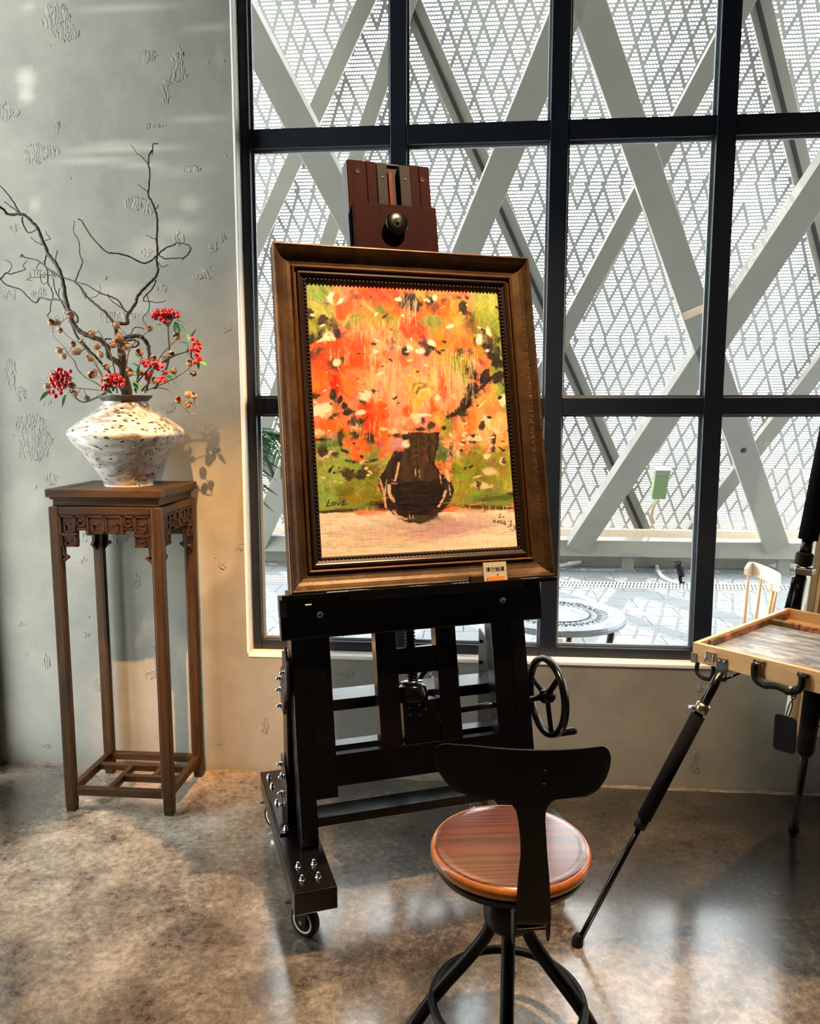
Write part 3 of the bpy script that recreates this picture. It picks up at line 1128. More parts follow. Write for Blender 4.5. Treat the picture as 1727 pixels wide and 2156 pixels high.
def apron(width, fn):
    """carved fret apron hanging from the rail; fn(x, z, depth)"""
    h = width / 2
    k = width / .343
    half = [(0, 0), (0, -.186), (.006, -.178), (.016, -.168), (.028, -.158), (.029, -.153), (.022, -.150), (.016, -.140), (.015, -.118), (.066 * k, -.118), (.066 * k, -.080),
            (.082 * k, -.062), (.104 * k, -.058), (.107 * k, -.070), (h, -.070)]
    poly = half + [(width - x, z) for x, z in half[::-1][1:]]
    a = MB()
    # the outline is concave: build it from strips
    def strip(x0, x1, z0, z1, d0=-.007, d1=.007):
        a.box(x0, x1, d0, d1, z0, z1, lambda x, d, z: fn(x, z, d))
    for mir in (0, 1):
        X = (lambda q: width - q) if mir else (lambda q: q)
        def st(x0, x1, z0, z1):
            p, q = sorted((X(x0), X(x1)))
            strip(p, q, z0, z1)
        st(0, .015, -.160, 0)
        st(.015, .066 * k, -.118, 0)
        st(.066 * k, .104 * k, -.058, 0)
        st(.104 * k, h, -.070, 0)
        po = [(0, -.150), (.016, -.148), (.024, -.150), (.029, -.155), (.028, -.160), (.014, -.170), (.005, -.180), (0, -.186)]
        po = [(X(x), z) for x, z in po]
        a.prism(po, -.007, .007, lambda x, z, d: fn(x, z, d))
    ap = a.build('apron', M['stand_carve'], stand, .0015)
    c = MB()
    def ridge_line(pts):
        for p, q in zip(pts[:-1], pts[1:]):
            P, Q = Vector(fn(p[0], p[1], -.009)), Vector(fn(q[0], q[1], -.009))
            d = (Q - P).normalized() * .0025
            c.bar(P - d, Q + d, .0052, .006, Vector(fn(0, 0, 1)) - Vector(fn(0, 0, 0)))
    for mir in (0, 1):
        X = (lambda q: width - q) if mir else (lambda q: q)
        def sp(x0, x1, z0, z1, turns=1):
            mx, mz = x0 + (x1 - x0) * .52, z0 + (z1 - z0) * .5
            pts = [(x0, z1), (x0, z0), (x1, z0), (x1, z1 + (z0 - z1) * .0), (x0 + (x1 - x0) * .3, z1), (x0 + (x1 - x0) * .3, mz), (mx + (x1 - x0) * .12, mz)]
            ridge_line([(X(p), q) for p, q in pts])
        sp(.006, .058 * k, -.006, -.062)
        sp(.062 * k, .098 * k, -.006, -.040)
        sp(.108 * k, h - .004, -.006, -.064)
        sp(.008, .060 * k, -.076, -.113)
        ridge_line([(X(.004), -.070), (X(.066 * k), -.070)])
        ridge_line([(X(.070 * k), -.050), (X(.100 * k), -.050)])
    c.build('fret_carving', M['stand_carve'], ap)


fw = SW - 2 * LG
fd = SD - 2 * LG
za_ = ZR - .028
apron(fw, lambda x, z, d: (LG + x, .012 + d, za_ + z))
apron(fw, lambda x, z, d: (LG + x, SD - .012 - d, za_ + z))
apron(fd, lambda x, z, d: (SW - .012 - d, LG + x, za_ + z))
apron(fd, lambda x, z, d: (.012 + d, LG + x, za_ + z))
# bottom stretchers and the lattice shelf
zs0, zs1 = .062, .092
for y0 in (.006, SD - LG + .003):
    MB().box(LG - .004, SW - LG + .004, y0, y0 + .028, zs0, zs1).build('stretcher', M['stand_h'], stand, .004)
for x0 in (.006, SW - LG + .003):
    MB().box(x0, x0 + .028, LG - .004, SD - LG + .004, zs0, zs1).build('stretcher', M['stand_d'], stand, .004)
U = lambda u: .034 + u * (SW - .068)
V_ = lambda w: .034 + w * (SD - .068)
for a, b in (((0, .68), (1, .68)), ((.38, .35), (1, .35))):
    MB().box(U(a[0]), U(b[0]), V_(a[1]) - .011, V_(a[1]) + .011, zs0 + .004, zs1 - .001).build('lattice_bar', M['stand_h'], stand, .002)
for u, w0, w1 in ((.38, 0, .68), (.74, .35, .68)):
    MB().box(U(u) - .011, U(u) + .011, V_(w0), V_(w1), zs0 + .004, zs1 - .0005).build('lattice_bar', M['stand_d'], stand, .002)


# ================================================================== VASE
def vase_mat():
    t = NT('pitted_white_glaze')
    v = t.coord((1, 1, 1), (0.6, 0.5, 0.3))
    s1 = t.noise(t.coord((5, 16, 16), (0.5, 0.7, 0.3)), 1.6, 5, .6, 1.5)
    s2 = t.noise(v, 40, 4, .6)
    base = t.ramp(s1, [(.34, srgb(104, 98, 90)), (.46, srgb(152, 148, 141)), (.62, srgb(190, 188, 182))])
    vo = t.n('ShaderNodeTexVoronoi')
    vo.inputs['Scale'].default_value = 1.0
    t.l(t.coord((34, 62, 62), (0.4, 0.75, 0.5)), vo.inputs['Vector'])
    sp = t.n('ShaderNodeSeparateColor')
    t.l(vo.outputs['Color'], sp.inputs[0])
    dens = t.noise(v, 9, 3, .6)
    rad = t.math('MULTIPLY', t.math('SUBTRACT', dens, .30), 1.5)
    pit = t.math('MULTIPLY', t.math('LESS_THAN', vo.outputs['Distance'], t.math('MINIMUM', rad, .30)), t.math('GREATER_THAN', sp.outputs[0], .36))
    base = t.mix(pit, base, srgb(44, 36, 32))
    t.set(base, t.math('MULTIPLY_ADD', s2, .15, .28), Coat_Weight=.4, Coat_Roughness=.2)
    t.bump(t.math('SUBTRACT', t.math('MULTIPLY', s1, .5), pit), .5, .004)
    return t.m


VC = Vector((-1.308, 2.857, SZ - .0015))
vase = thing('vase', 'white pitted ceramic vase with wide shoulder and dark rim on the plant stand', 'vase', VC)
prof = [(.0, 0), (.083, 0), (.088, .006), (.098, .03), (.125, .075), (.160, .125), (.190, .160), (.206, .184), (.209, .196), (.203, .209), (.180, .228), (.145, .254), (.112, .277), (.090, .294), (.081, .306), (.080, .314)]
sm_ = smooth_path([(r, h, 0) for r, h in prof], 3)
MB().lathe([(p.x, p.y) for p in sm_], 72).build('body', vase_mat(), vase)
M['rim'] = simple('dark_bronze_glaze', srgb(58, 50, 42), .45, var=.2, scale=30)
MB().lathe([(.080, .313), (.084, .318), (.094, .327), (.098, .333), (.096, .335), (.088, .330), (.078, .318), (.072, .30), (.07, .24), (.0, .23)], 56).build('rim', M['rim'], vase)


# ================================================================== BRANCHES, BERRIES, SEED PODS
def depth(x, y):
    """smooth depth field so that twigs meet where they cross; 0 at the mouth of the vase"""
    k = min(1.0, max(0.0, (835 - y) / 160.0))
    return VC.y + k * (.045 * math.sin(x * .021 + .6) + .05 * math.sin(y * .0125 + 1.2) - .02)


def A(x, y):  # zoom-crop pixel -> world
    X, Y = x / 3.454, 280 + y / 3.454
    return py(X, Y, min(depth(X, Y), 3.0))


def Bp(x, y, dy=0.0):
    X, Y = 80 + x / 4.797, 640 + y / 4.797
    return py(X, Y, min(depth(X, Y) + dy, 3.01))


M['bark'] = simple('dark_twisted_bark', srgb(58, 46, 38), .8, var=.35, scale=90, bump=.5)
M['bark_pale'] = simple('pale_twig_bark', srgb(120, 102, 84), .8, var=.25, scale=90)


def tw(pts, r0, r1, fn=A, n=7, k=5):
    P = smooth_path([fn(*p) for p in pts], k)
    P = [p + Vector((random.uniform(-1, 1), random.uniform(-1, 1), random.uniform(-1, 1))) * .0012 for p in P]
    m_ = len(P)
    R = [(r0 + (r1 - r0) * i / (m_ - 1)) * (1 + .12 * math.sin(i * 1.7)) for i in range(m_)]
    return P, R


NECK = (905, 1890)


def branch(label, main, r0, r1, twigs):
    root = A(*main[0])
    base = Vector((root.x, root.y, root.z))
    t = thing('twisted_branch', label, 'branch', base, group='twisted branches in the vase')
    P, R = tw(main, r0, r1)
    MB().tube([p - base for p in P], R, 9).build('stem', M['bark'], t)
    for tp, a, b in twigs:
        P, R = tw(tp, a, b)
        MB().tube([p - base for p in P], R, 6).build('twig', M['bark'], t)
    return t


branch('thick twisted branch sweeping from the vase to the upper left edge',
       [(905, 1960), (900, 1850), (880, 1700), (795, 1625), (780, 1560), (740, 1512), (690, 1490), (610, 1462), (560, 1420), (530, 1380), (500, 1290), (477, 1210), (462, 1110), (445, 1040), (410, 960), (355, 890), (330, 830), (300, 760), (270, 690), (235, 650), (180, 600), (140, 590), (60, 592), (30, 560), (0, 538), (-60, 520)], .0105, .0042,
       [([(145, 590), (110, 520), (60, 450), (20, 400), (-20, 380)], .003, .0015), ([(130, 575), (80, 535), (30, 500)], .0024, .0012), ([(160, 610), (165, 650), (200, 720), (245, 715), (265, 690)], .003, .002),
        ([(300, 810), (260, 790), (220, 757)], .0022, .0014), ([(330, 780), (365, 770), (345, 740), (330, 710)], .002, .001), ([(340, 880), (325, 950), (345, 1010), (350, 1090), (375, 1140), (385, 1190), (370, 1240), (365, 1300), (345, 1330), (375, 1360)], .0028, .0016),
        ([(440, 1050), (385, 1020), (330, 970), (280, 930), (230, 915), (180, 905), (150, 890)], .0036, .002), ([(410, 960), (405, 920), (420, 850)], .0026, .0016), ([(180, 905), (160, 885), (150, 905)], .002, .002),
        ([(330, 960), (290, 945), (265, 990), (300, 1000)], .0018, .001), ([(400, 1040), (300, 1030), (310, 1100), (345, 1085)], .002, .0012), ([(540, 1385), (565, 1370), (560, 1330), (520, 1290), (500, 1280)], .003, .003),
        ([(475, 1240), (430, 1200), (395, 1120), (390, 1060)], .0034, .002), ([(430, 1190), (425, 1160), (435, 1130)], .002, .0016), ([(490, 1300), (465, 1260), (440, 1210)], .004, .003)])
branch('thin twisted branch with curling tips reaching the left edge of the picture',
       [(890, 1960), (880, 1860), (760, 1700), (640, 1570), (560, 1480), (500, 1330), (475, 1245), (430, 1215), (370, 1212), (310, 1200), (285, 1202), (268, 1230), (235, 1225), (200, 1190), (150, 1140), (60, 1110), (20, 1080), (-10, 1050)], .0045, .0022,
       [([(5, 1062), (40, 1020), (80, 1025), (130, 1010), (185, 990), (165, 965), (200, 930)], .0026, .0014), ([(30, 1030), (75, 995), (80, 950), (35, 920)], .002, .001), ([(200, 1190), (185, 1160)], .002, .001),
        ([(330, 1050), (250, 1050), (190, 1065), (235, 1075)], .0016, .001)])
branch('slender branch leaning left from the vase and crossing behind the thick one',
       [(915, 1960), (900, 1860), (870, 1640), (860, 1500), (840, 1440), (825, 1380), (770, 1310), (700, 1250), (640, 1200), (590, 1130), (545, 1085), (460, 1050), (390, 1010), (340, 985)], .0065, .0022,
       [([(545, 1080), (570, 1020), (600, 940), (580, 880), (575, 790), (535, 720), (545, 640)], .0026, .0012), ([(640, 1200), (700, 1190), (730, 1140), (720, 1100)], .0014, .0008), ([(590, 1130), (600, 1160), (625, 1205)], .0016, .0016)])
branch('tall branch bending right and rising straight to the highest twig',
       [(930, 1960), (925, 1860), (905, 1640), (880, 1560), (850, 1480), (845, 1400), (870, 1388), (930, 1382), (922, 1340), (940, 1305), (985, 1240), (1000, 1190), (1050, 1130), (1090, 1090), (1130, 1050), (1150, 1000), (1140, 930), (1145, 860), (1140, 770), (1145, 660), (1140, 600), (1110, 510), (1080, 450), (1085, 370), (1090, 280), (1080, 230), (1085, 160), (1110, 120), (1115, 80), (1150, 80)], .0075, .0018,
       [([(1080, 230), (1040, 180), (995, 145), (950, 80)], .0018, .0008), ([(1140, 890), (1090, 935), (1030, 945), (940, 900), (870, 880), (770, 860), (670, 760), (600, 650), (565, 625)], .0034, .0022),
        ([(1130, 900), (1200, 840), (1250, 820), (1300, 800), (1370, 815), (1385, 850), (1340, 905), (1250, 910), (1200, 915), (1160, 890)], .0032, .0024), ([(1150, 940), (1180, 975), (1225, 955)], .0018, .0012),
        ([(1135, 1070), (1110, 1130), (1060, 1180), (1045, 1220), (1100, 1225), (1150, 1235), (1210, 1218)], .0026, .0014), ([(1065, 1170), (1085, 1240), (1075, 1300), (1040, 1350), (1075, 1410)], .002, .0012),
        ([(1135, 775), (1100, 760), (1060, 742)], .0018, .001), ([(1078, 430), (1050, 410), (1000, 372)], .0016, .001), ([(930, 1305), (860, 1255), (800, 1210), (785, 1165)], .0022, .0012),
        ([(930, 1305), (900, 1280), (870, 1230), (830, 1200), (720, 1160), (640, 1110), (560, 1085)], .0034, .002), ([(1105, 160), (1112, 130), (1090, 155)], .0016, .001), ([(1340, 905), (1325, 930)], .002, .001)])
branch('thick hooked branch arching over the right side of the vase mouth',
       [(950, 1960), (940, 1850), (900, 1700), (872, 1570), (905, 1495), (960, 1480), (1000, 1475), (1040, 1492), (1075, 1540), (1088, 1610), (1085, 1650)], .0085, .0065,
       [([(900, 1520), (960, 1505), (1000, 1515), (1005, 1540), (960, 1560), (930, 1555)], .0042, .003), ([(950, 1480), (965, 1430), (1000, 1412), (1050, 1425)], .0022, .0014), ([(760, 1500), (800, 1498), (860, 1520)], .003, .002)])

M['berry'] = simple('red_berry', srgb(178, 18, 26), .25, var=.12, scale=60, Coat_Weight=.5, Coat_Roughness=.1)
M['berry_leaf'] = simple('fresh_green_leaf', srgb(70, 130, 66), .5, var=.3, scale=40)
M['berry_stem'] = simple('black_green_stem', srgb(40, 42, 36), .6)
bm_ = MB().ball((0, 0, 0), 1, 10, 7).mesh('berry')
bm_.materials.append(M['berry'])


def leaf_mesh():
    m = MB()
    L, Wd = 1.0, .19
    vs, fs = [], []
    for i in range(7):
        s = i / 6
        w = Wd * math.sin(math.pi * min(1, s * .9 + .1)) * (1 - s * .3)
        z = -.18 * s * s
        vs += [(s * L, -w, z + .03), (s * L, 0, z), (s * L, w, z + .03)]
    for i in range(6):
        a = 3 * i
        fs += [(a, a + 3, a + 4, a + 1), (a + 1, a + 4, a + 5, a + 2)]
    m.add(vs, fs, True)
    me = m.mesh('leaf')
    me.materials.append(M['berry_leaf'])
    return me


lf_ = leaf_mesh()


def spray(label, stems, berries, leaves, dy=-.05, rb=.0088):
    base = Bp(*stems[0][0], dy)
    t = thing('berry_spray', label, 'berries', base, group='red berry sprays in the vase')
    for st in stems:
        P = smooth_path([Bp(x, y, dy) for x, y in st], 5)
        MB().tube([p - base for p in P], [.0036 - .0014 * i / len(P) for i in range(len(P))], 6).build('stem', M['berry_stem'], t)
    for x, y in berries:
        P = Bp(x, y, dy + random.uniform(-.022, .022))
        o = link('berry', bm_, t)
        o.location = P - base
        o.scale = (rb * random.uniform(.9, 1.12),) * 3
    for x0, y0, x1, y1 in leaves:
        a, b = Bp(x0, y0, dy), Bp(x1, y1, dy + random.uniform(-.03, .01))
        d = b - a
        o = link('leaf', lf_, t)
        o.location = a - base
        o.rotation_euler = (d.to_track_quat('X', 'Z') @ Matrix.Rotation(random.uniform(-.8, .8), 3, 'X').to_quaternion()).to_euler()
        o.scale = (d.length,) * 3


def cloud(cx, cy, rx, ry, n, mind=26):
    out = []
    tries = 0
    while len(out) < n and tries < 4000:
        tries += 1
        a, q = random.uniform(0, 2 * math.pi), math.sqrt(random.random())
        p = (cx + rx * q * math.cos(a), cy + ry * q * math.sin(a))
        if all((p[0] - o[0]) ** 2 + (p[1] - o[1]) ** 2 > mind ** 2 for o in out):
            out.append(p)
    return out


b1 = cloud(1285, 108, 138, 48, 30)
spray('flat-topped red berry cluster on the highest stem beside the vase', [[(1180, 860), (1300, 640), (1327, 470), (1320, 350), (1315, 250), (1312, 190), (1290, 130)]] + [[(1315, 225), ((1315 + x) / 2, (y + 215) / 2), (x, y)] for x, y in b1[::3]], b1 + [(1320, 185), (1270, 175)],
      [(1380, 130, 1470, 115), (1400, 170, 1505, 185), (1410, 190, 1500, 245), (1400, 190, 1440, 305), (1390, 180, 1385, 300), (1370, 200, 1460, 260), (1250, 215, 1190, 200), (1190, 205, 1110, 240)])
spray('red berries on the drooping stem furthest right in the arrangement', [[(1100, 860), (1140, 690), (1240, 600), (1380, 522), (1480, 488), (1545, 460), (1580, 400)], [(1545, 460), (1550, 540), (1590, 570)]],
      [(1560, 350), (1580, 395), (1610, 385), (1635, 440), (1570, 455), (1600, 450), (1620, 470), (1595, 505), (1635, 545), (1600, 575), (1612, 535), (1548, 600), (1628, 400), (1548, 458), (1590, 585), (1640, 560)],
      [(1520, 400, 1430, 375), (1530, 380, 1510, 270), (1550, 340, 1590, 240), (1590, 350, 1640, 300), (1600, 370, 1665, 365), (1500, 400, 1525, 520), (1520, 440, 1480, 490), (1540, 400, 1500, 370), (1620, 580, 1620, 660), (1640, 580, 1705, 612), (1530, 420, 1550, 510)])
b3 = cloud(228, 765, 100, 100, 30)
spray('red berry bunch hanging at the far left of the vase', [[(700, 880), (640, 920), (560, 960), (470, 992), (400, 965), (330, 880), (260, 800)], [(260, 800), (225, 740), (200, 700)]], b3 + [(175, 930), (230, 900), (150, 890), (120, 890), (325, 680)],
      [(190, 690, 120, 660), (130, 740, 85, 745), (110, 880, 10, 965), (310, 800, 390, 810), (310, 750, 360, 740), (330, 880, 240, 960), (280, 920, 230, 1040), (320, 790, 340, 830)])
b4 = cloud(760, 770, 120, 62, 22) + [(650, 850), (680, 865), (680, 825), (855, 815), (865, 780)]
spray('red berries resting on the front lip of the vase', [[(760, 880), (740, 800), (700, 760)], [(760, 860), (820, 780), (850, 740)]], b4,
      [(780, 840, 700, 850), (800, 820, 850, 840), (640, 860, 580, 930), (700, 860, 760, 910), (800, 850, 740, 830), (700, 880, 680, 935)], dy=-.075)
b5 = [(1065, 590), (1100, 610), (1130, 625), (1110, 585), (1160, 600), (1190, 595), (1215, 600), (1250, 630), (1205, 625), (1215, 655), (1185, 640), (1040, 700), (1090, 705), (1130, 700), (1100, 750), (1290, 690), (1255, 740), (1230, 775), (1280, 770), (1085, 620), (1240, 615)]
spray('red berries with bright leaves standing right of the vase mouth', [[(980, 880), (1000, 800), (1080, 700), (1150, 620)], [(1050, 870), (1150, 780), (1270, 740)]], b5,
      [(1030, 640, 945, 580), (1030, 650, 985, 620), (1010, 640, 1020, 760), (1280, 720, 1400, 790), (1300, 730, 1410, 740), (1280, 740, 1340, 815), (1140, 680, 1170, 640), (1200, 690, 1230, 670), (950, 780, 1060, 830), (940, 790, 880, 850), (960, 800, 1020, 860), (1240, 690, 1310, 650), (1310, 690, 1400, 640), (1380, 660, 1410, 610)], dy=-.06)

M['pod'] = simple('dried_tan_husk', srgb(160, 122, 88), .6, var=.38, scale=70)


def pod_mesh(seed):
    r_ = random.Random(seed)
    m = MB()
    k = r_.choice((3, 3, 4))
    for p in range(k):
        a0 = 2 * math.pi * p / k + r_.uniform(-.2, .2)
        opn = r_.uniform(.1, .6)
        vs, fs = [], []
        for i in range(6):
            s = i / 5
            rr = .62 * math.sin(math.pi * (.12 + .80 * s)) + opn * s
            for j in range(5):
                a = a0 + (j / 4 - .5) * (2 * math.pi / k) * (.98 - .25 * s * s)
                q = rr * (1 - .10 * abs(j / 4 - .5) * 2)
                vs.append((q * math.cos(a), q * math.sin(a), s * 1.35 - .1))
        for i in range(5):
            for j in range(4):
                fs.append((i * 5 + j, i * 5 + j + 1, i * 5 + j + 6, i * 5 + j + 5))
        m.add(vs, fs, True)
    m.ball((0, 0, .0), .22, 8, 5)
    me = m.mesh('seed_pod')
    me.materials.append(M['pod'])
    return me


pods = [pod_mesh(q) for q in range(4)]


def podstem(label, stem, plist, dy=-.03):
    base = Bp(*stem[0], dy)
    t = thing('seed_pod_stem', label, 'dried flower', base, group='dried seed pod stems in the vase')
    P = smooth_path([Bp(x, y, dy) for x, y in stem], 6)
    MB().tube([p - base for p in P], [.0026 - .0012 * i / len(P) for i in range(len(P))], 6).build('stem', M['bark_pale'], t)
    for x, y in plist:
        c_ = Bp(x, y, dy + random.uniform(-.02, .015))
        near = min(P, key=lambda q: (q - c_).length)
        if (near - c_).length > .004:
            MB().tube([near - base, (near + c_) / 2 - base + Vector((0, 0, -.004)), c_ - base], .0013, 5).build('stalk', M['bark_pale'], t)
        o = link('seed_pod', random.choice(pods), t)
        o.location = c_ - base
        d = (c_ - near) if (c_ - near).length > .01 else Vector((random.uniform(-.5, .5), -.3, 1))
        o.rotation_euler = (d.normalized() + Vector((random.uniform(-.5, .5), random.uniform(-.7, .2), random.uniform(-.2, .6)))).to_track_quat('Z', 'Y').to_euler()
        o.scale = (random.uniform(.0155, .0195),) * 3


podstem('seed pod stem arching to the upper left of the vase with pods at its tip', [(700, 900), (620, 820), (480, 740), (400, 660), (370, 580), (300, 500), (250, 420), (160, 330), (150, 250)], [(170, 210), (205, 270), (140, 215), (240, 465), (275, 515), (340, 430)])
podstem('seed pod stem rising left of the thick branch with pods along it', [(740, 900), (650, 740), (560, 560), (430, 400), (330, 350), (230, 250), (170, 120)], [(425, 390), (400, 490), (300, 125), (435, 470)])
podstem('seed pod stem lying low to the left of the vase mouth', [(740, 880), (600, 870), (400, 850), (250, 855)], [(120, 840), (275, 830), (350, 832), (400, 893), (490, 930)])
podstem('seed pod stem standing upright left of the vase centre', [(800, 900), (770, 650), (700, 430), (610, 270)], [(570, 290), (625, 432), (715, 630), (745, 388)], -.06)
podstem('seed pod stem in the centre bearing the largest cluster of pods', [(880, 900), (890, 680), (920, 480), (1000, 370), (1100, 285)], [(1115, 270), (910, 440), (790, 420), (845, 335), (850, 365), (820, 235), (865, 500)], -.05)
podstem('short upright seed pod stem right of the vase centre', [(990, 900), (1000, 760), (1020, 640), (1045, 540)], [(1045, 510), (945, 670), (955, 710), (1140, 555)], -.05)
podstem('seed pod stem slanting right below the tall berry cluster', [(1080, 900), (1180, 640), (1260, 500), (1380, 380)], [(1400, 350), (1330, 500), (1270, 540)])
podstem('seed pod stem drooping over the right shoulder of the vase', [(1040, 880), (1180, 850), (1260, 852), (1330, 880), (1400, 960), (1500, 1080), (1580, 1115), (1602, 1080), (1578, 990)], [(1420, 985), (1530, 945), (1580, 955), (1505, 1040)], -.05)
podstem('seed pod stem with dark pods pointing right under the berries', [(1090, 880), (1180, 840), (1300, 790), (1430, 720), (1520, 650)], [(1550, 690), (1540, 620), (1380, 705), (1200, 800)], -.05)
podstem('short seed pod stem in front of the left side of the vase mouth', [(720, 900), (660, 800), (640, 700), (580, 620)], [(545, 570), (625, 540), (565, 690), (585, 720), (670, 760)], -.08)

# ================================================================== STUDIO EASEL
EYAW, ET = math.radians(22.35), math.radians(13.0)
E0 = Vector((-.487, 1.965, 0))
easel = thing('studio_easel', 'large black crank studio easel on casters with hand wheel, holding the framed painting', 'easel', E0, EYAW)
sE, cE = math.sin(ET), math.cos(ET)


def EB(A0, A1, B0, B1, Z0, Z1):   # upright box; B is forward (towards the viewer)
    return MB().box(A0, A1, -B1, -B0, Z0, Z1)


def lp(a, o, v):                  # leaning plane of the easel
    return (.111 + a, .209 + v * sE - o * cE, .19 + v * cE + o * sE)


def LB(a0, a1, o0, o1, v0, v1):
    return MB().box(a0, a1, -o1, -o0, v0, v1, lambda a, o, v: lp(a, -o, v))


def nut(parent, P, ax, s=1.0):
    m = MB().lathe([(.0095 * s, 0), (.0095 * s, .0016 * s), (.0072 * s, .0018 * s)], 14, P, ax)
    m.lathe([(.0068 * s, .0018 * s), (.0068 * s, .0075 * s), (.0055 * s, .009 * s)], 6, P, ax, False)
    m.lathe([(.0052 * s, .009 * s), (.005 * s, .0125 * s), (.003 * s, .0155 * s), (0, .0165 * s)], 12, P, ax)
    return m.build('dome_nut', M['chrome'], parent)


CTR = .34                         # centre line in a
mirA = lambda A: 2 * (CTR + .111) - A
for side in (0, 1):
    f = (lambda q: q) if side == 0 else mirA
    a0, a1 = sorted((f(0), f(.121)))
    EB(a0, a1, -.771, 0, .125, .19).build('runner', M['black'], easel, .003)
    # base plate of the rear post
    p0, p1 = sorted((f(.007), f(.119)))
    EB(p0, p1, -.54, -.31, .1895, .197).build('base_plate', M['black'], easel, .001)
    q0, q1 = sorted((f(.045), f(.095)))
    EB(q0, q1, -.465, -.385, .197, .735).build('rear_post', M['black'], easel, .003)
    # angle plate standing beside the post
    r0, r1 = sorted((f(.037), f(.045)))
    if side:
        for A_, B_ in ((.033, -.129), (.079, -.129), (.033, -.062), (.079, -.062)):
            nut(easel, Vector((f(A_), -B_, .19)), Vector((0, 0, 1)), 1.0)
    if not side:
        m = MB().prism([(-.48, .197), (-.36, .197), (-.36, .33), (-.40, .375), (-.48, .385)], r0, r1, lambda b, z, x: (x, -b, z))
        m.build('angle_plate', M['black'], easel, .001)
        # hinge plate joining post and leaning frame
        m = MB().prism([(-.335, .77), (-.35, .78), (-.365, .76), (-.385, .71), (-.44, .69), (-.46, .63), (-.455, .57), (-.44, .545), (-.40, .545), (-.375, .60), (-.355, .64), (-.335, .61), (-.315, .66), (-.315, .73)], r0, r1, lambda b, z, x: (x, -b, z))
        m.build('hinge_plate', simple('brown_black_plate', srgb(36, 28, 25), .4), easel, .0015)
        ax = Vector((-1 if side == 0 else 1, 0, 0))
        xo = r0 if side == 0 else r1
        for b, z in ((-.43, .655), (-.345, .70), (-.44, .615), (-.43, .565), (-.45, .36), (-.42, .33), (-.45, .26), (-.42, .235)):
            nut(easel, Vector((xo, -b, z)), ax, 1.15)
        for A_, B_ in ((.033, -.129), (.079, -.129), (.033, -.062), (.079, -.062), (.024, -.715), (.070, -.715), (.026, -.642), (.072, -.642)):
            nut(easel, Vector((f(A_), -B_, .19)), Vector((0, 0, 1)), 1.0)
        for A_, B_ in ((.024, -.506), (.027, -.330)):
            nut(easel, Vector((f(A_), -B_, .197)), Vector((0, 0, 1)), 1.0)
    # casters
    for B_ in (-.075, -.69):
        cx_ = f(.058)
        cyy = -B_
        ca = MB().box(-.04, .04, -.035, .035, -.008, 0).lathe([(.022, -.019), (.026, -.008)], 16).build('caster', M['black_matte'], easel)
        ca.location = (cx_, cyy, .125)
        ca.rotation_euler = (0, 0, math.radians(38 if side == 0 else 25))
        fk = MB()
        for s_ in (-1, 1):
            fk.prism([(-.020, -.019), (.024, -.019), (.016, -.079), (.010, -.091), (-.010, -.091), (-.014, -.075)], s_ * .018 - .0016, s_ * .018 + .0016, lambda b, z, x: (x, .018 + b, z))
        fk.build('fork', M['black_matte'], ca)
        wc = Vector((0, .022, -.078))
        MB().lathe([(.034, -.013), (.043, -.014), (.047, -.009), (.047, .009), (.043, .014), (.034, .013)], 28, wc, (1, 0, 0)).build('tyre', M['rubber'], ca)
        w_ = MB()
        for s_ in (-1, 1):
            w_.lathe([(.026, s_ * .004), (.027, s_ * .0125), (.034, s_ * .014), (.0355, s_ * .013), (.0355, s_ * .004)], 28, wc, (1, 0, 0))
        w_.lathe([(.011, -.015), (.011, .015)], 16, wc, (1, 0, 0))
        for k in range(5):
            a_ = 2 * math.pi * k / 5
            d_ = Vector((0, math.cos(a_), math.sin(a_)))
            w_.bar(wc + d_ * .009, wc + d_ * .029, .011, .016, (1, 0, 0))
        w_.build('wheel', M['cream_plastic'], ca)
        MB().lathe([(.007, -.021), (.007, .021)], 8, wc, (1, 0, 0), False).build('axle_bolt', M['chrome'], ca)
        MB().prism([(.0, -.025), (.02, -.017), (.045, -.025), (.078, -.043), (.075, -.049), (.045, -.039), (.02, -.037)], -.012, .012, lambda b, z, x: (x, b + .012, z)).build('brake_lever', M['black_matte'], ca, .001)
    # leaning uprights
    s0, s1 = sorted((2 * CTR - q if side else q) for q in (-.053, 0.0))
    LB(s0, s1, -.078, 0, .006, .78).build('leg_rail', M['black'], easel, .002)
    s0, s1 = sorted((2 * CTR - q if side else q) for q in (.0005, .068))
    LB(s0, s1, -.06, -.003, .139, .78).build('side_rail', M['maroon'] if False else M['black'], easel, .002)

# horizontal bars
EB(.112, mirA(.112), -.31, -.229, .243, .273).build('front_crossbar', M['black'], easel, .002)
EB(.096, mirA(.096), -.56, -.45, .517, .555).build('rear_crossbar', M['black'], easel, .002)
EB(.096, mirA(.096), -.50, -.45, .335, .397).build('rear_crossbar', M['black'], easel, .002)
LB(.068, .612, -.05, -.004, .170, .266).build('bottom_rail', M['black'], easel, .002)
# guide rails of the mast, running up behind the painting
for a0 in (.214, .417):
    LB(a0, a0 + .070, -.052, -.004, .266, 1.78).build('mast_rail', M['black'], easel, .002)
LB(.285, .417, -.050, -.010, .487, .570).build('nut_block', M['black'], easel, .002)
# lead screw (threaded)
m = MB()
P0, P1 = Vector(lp(.338, -.03, .40)), Vector(lp(.338, -.03, .66))
prof_ = []
ln = (P1 - P0).length
nt = 26
for k in range(nt):
    h = ln * k / nt
    prof_ += [(.0135, h), (.0175, h + ln / nt * .3), (.0175, h + ln / nt * .6), (.0135, h + ln / nt * .9)]
m.lathe(prof_, 16, P0, P1 - P0)
m.build('lead_screw', M['black_matte'], easel)
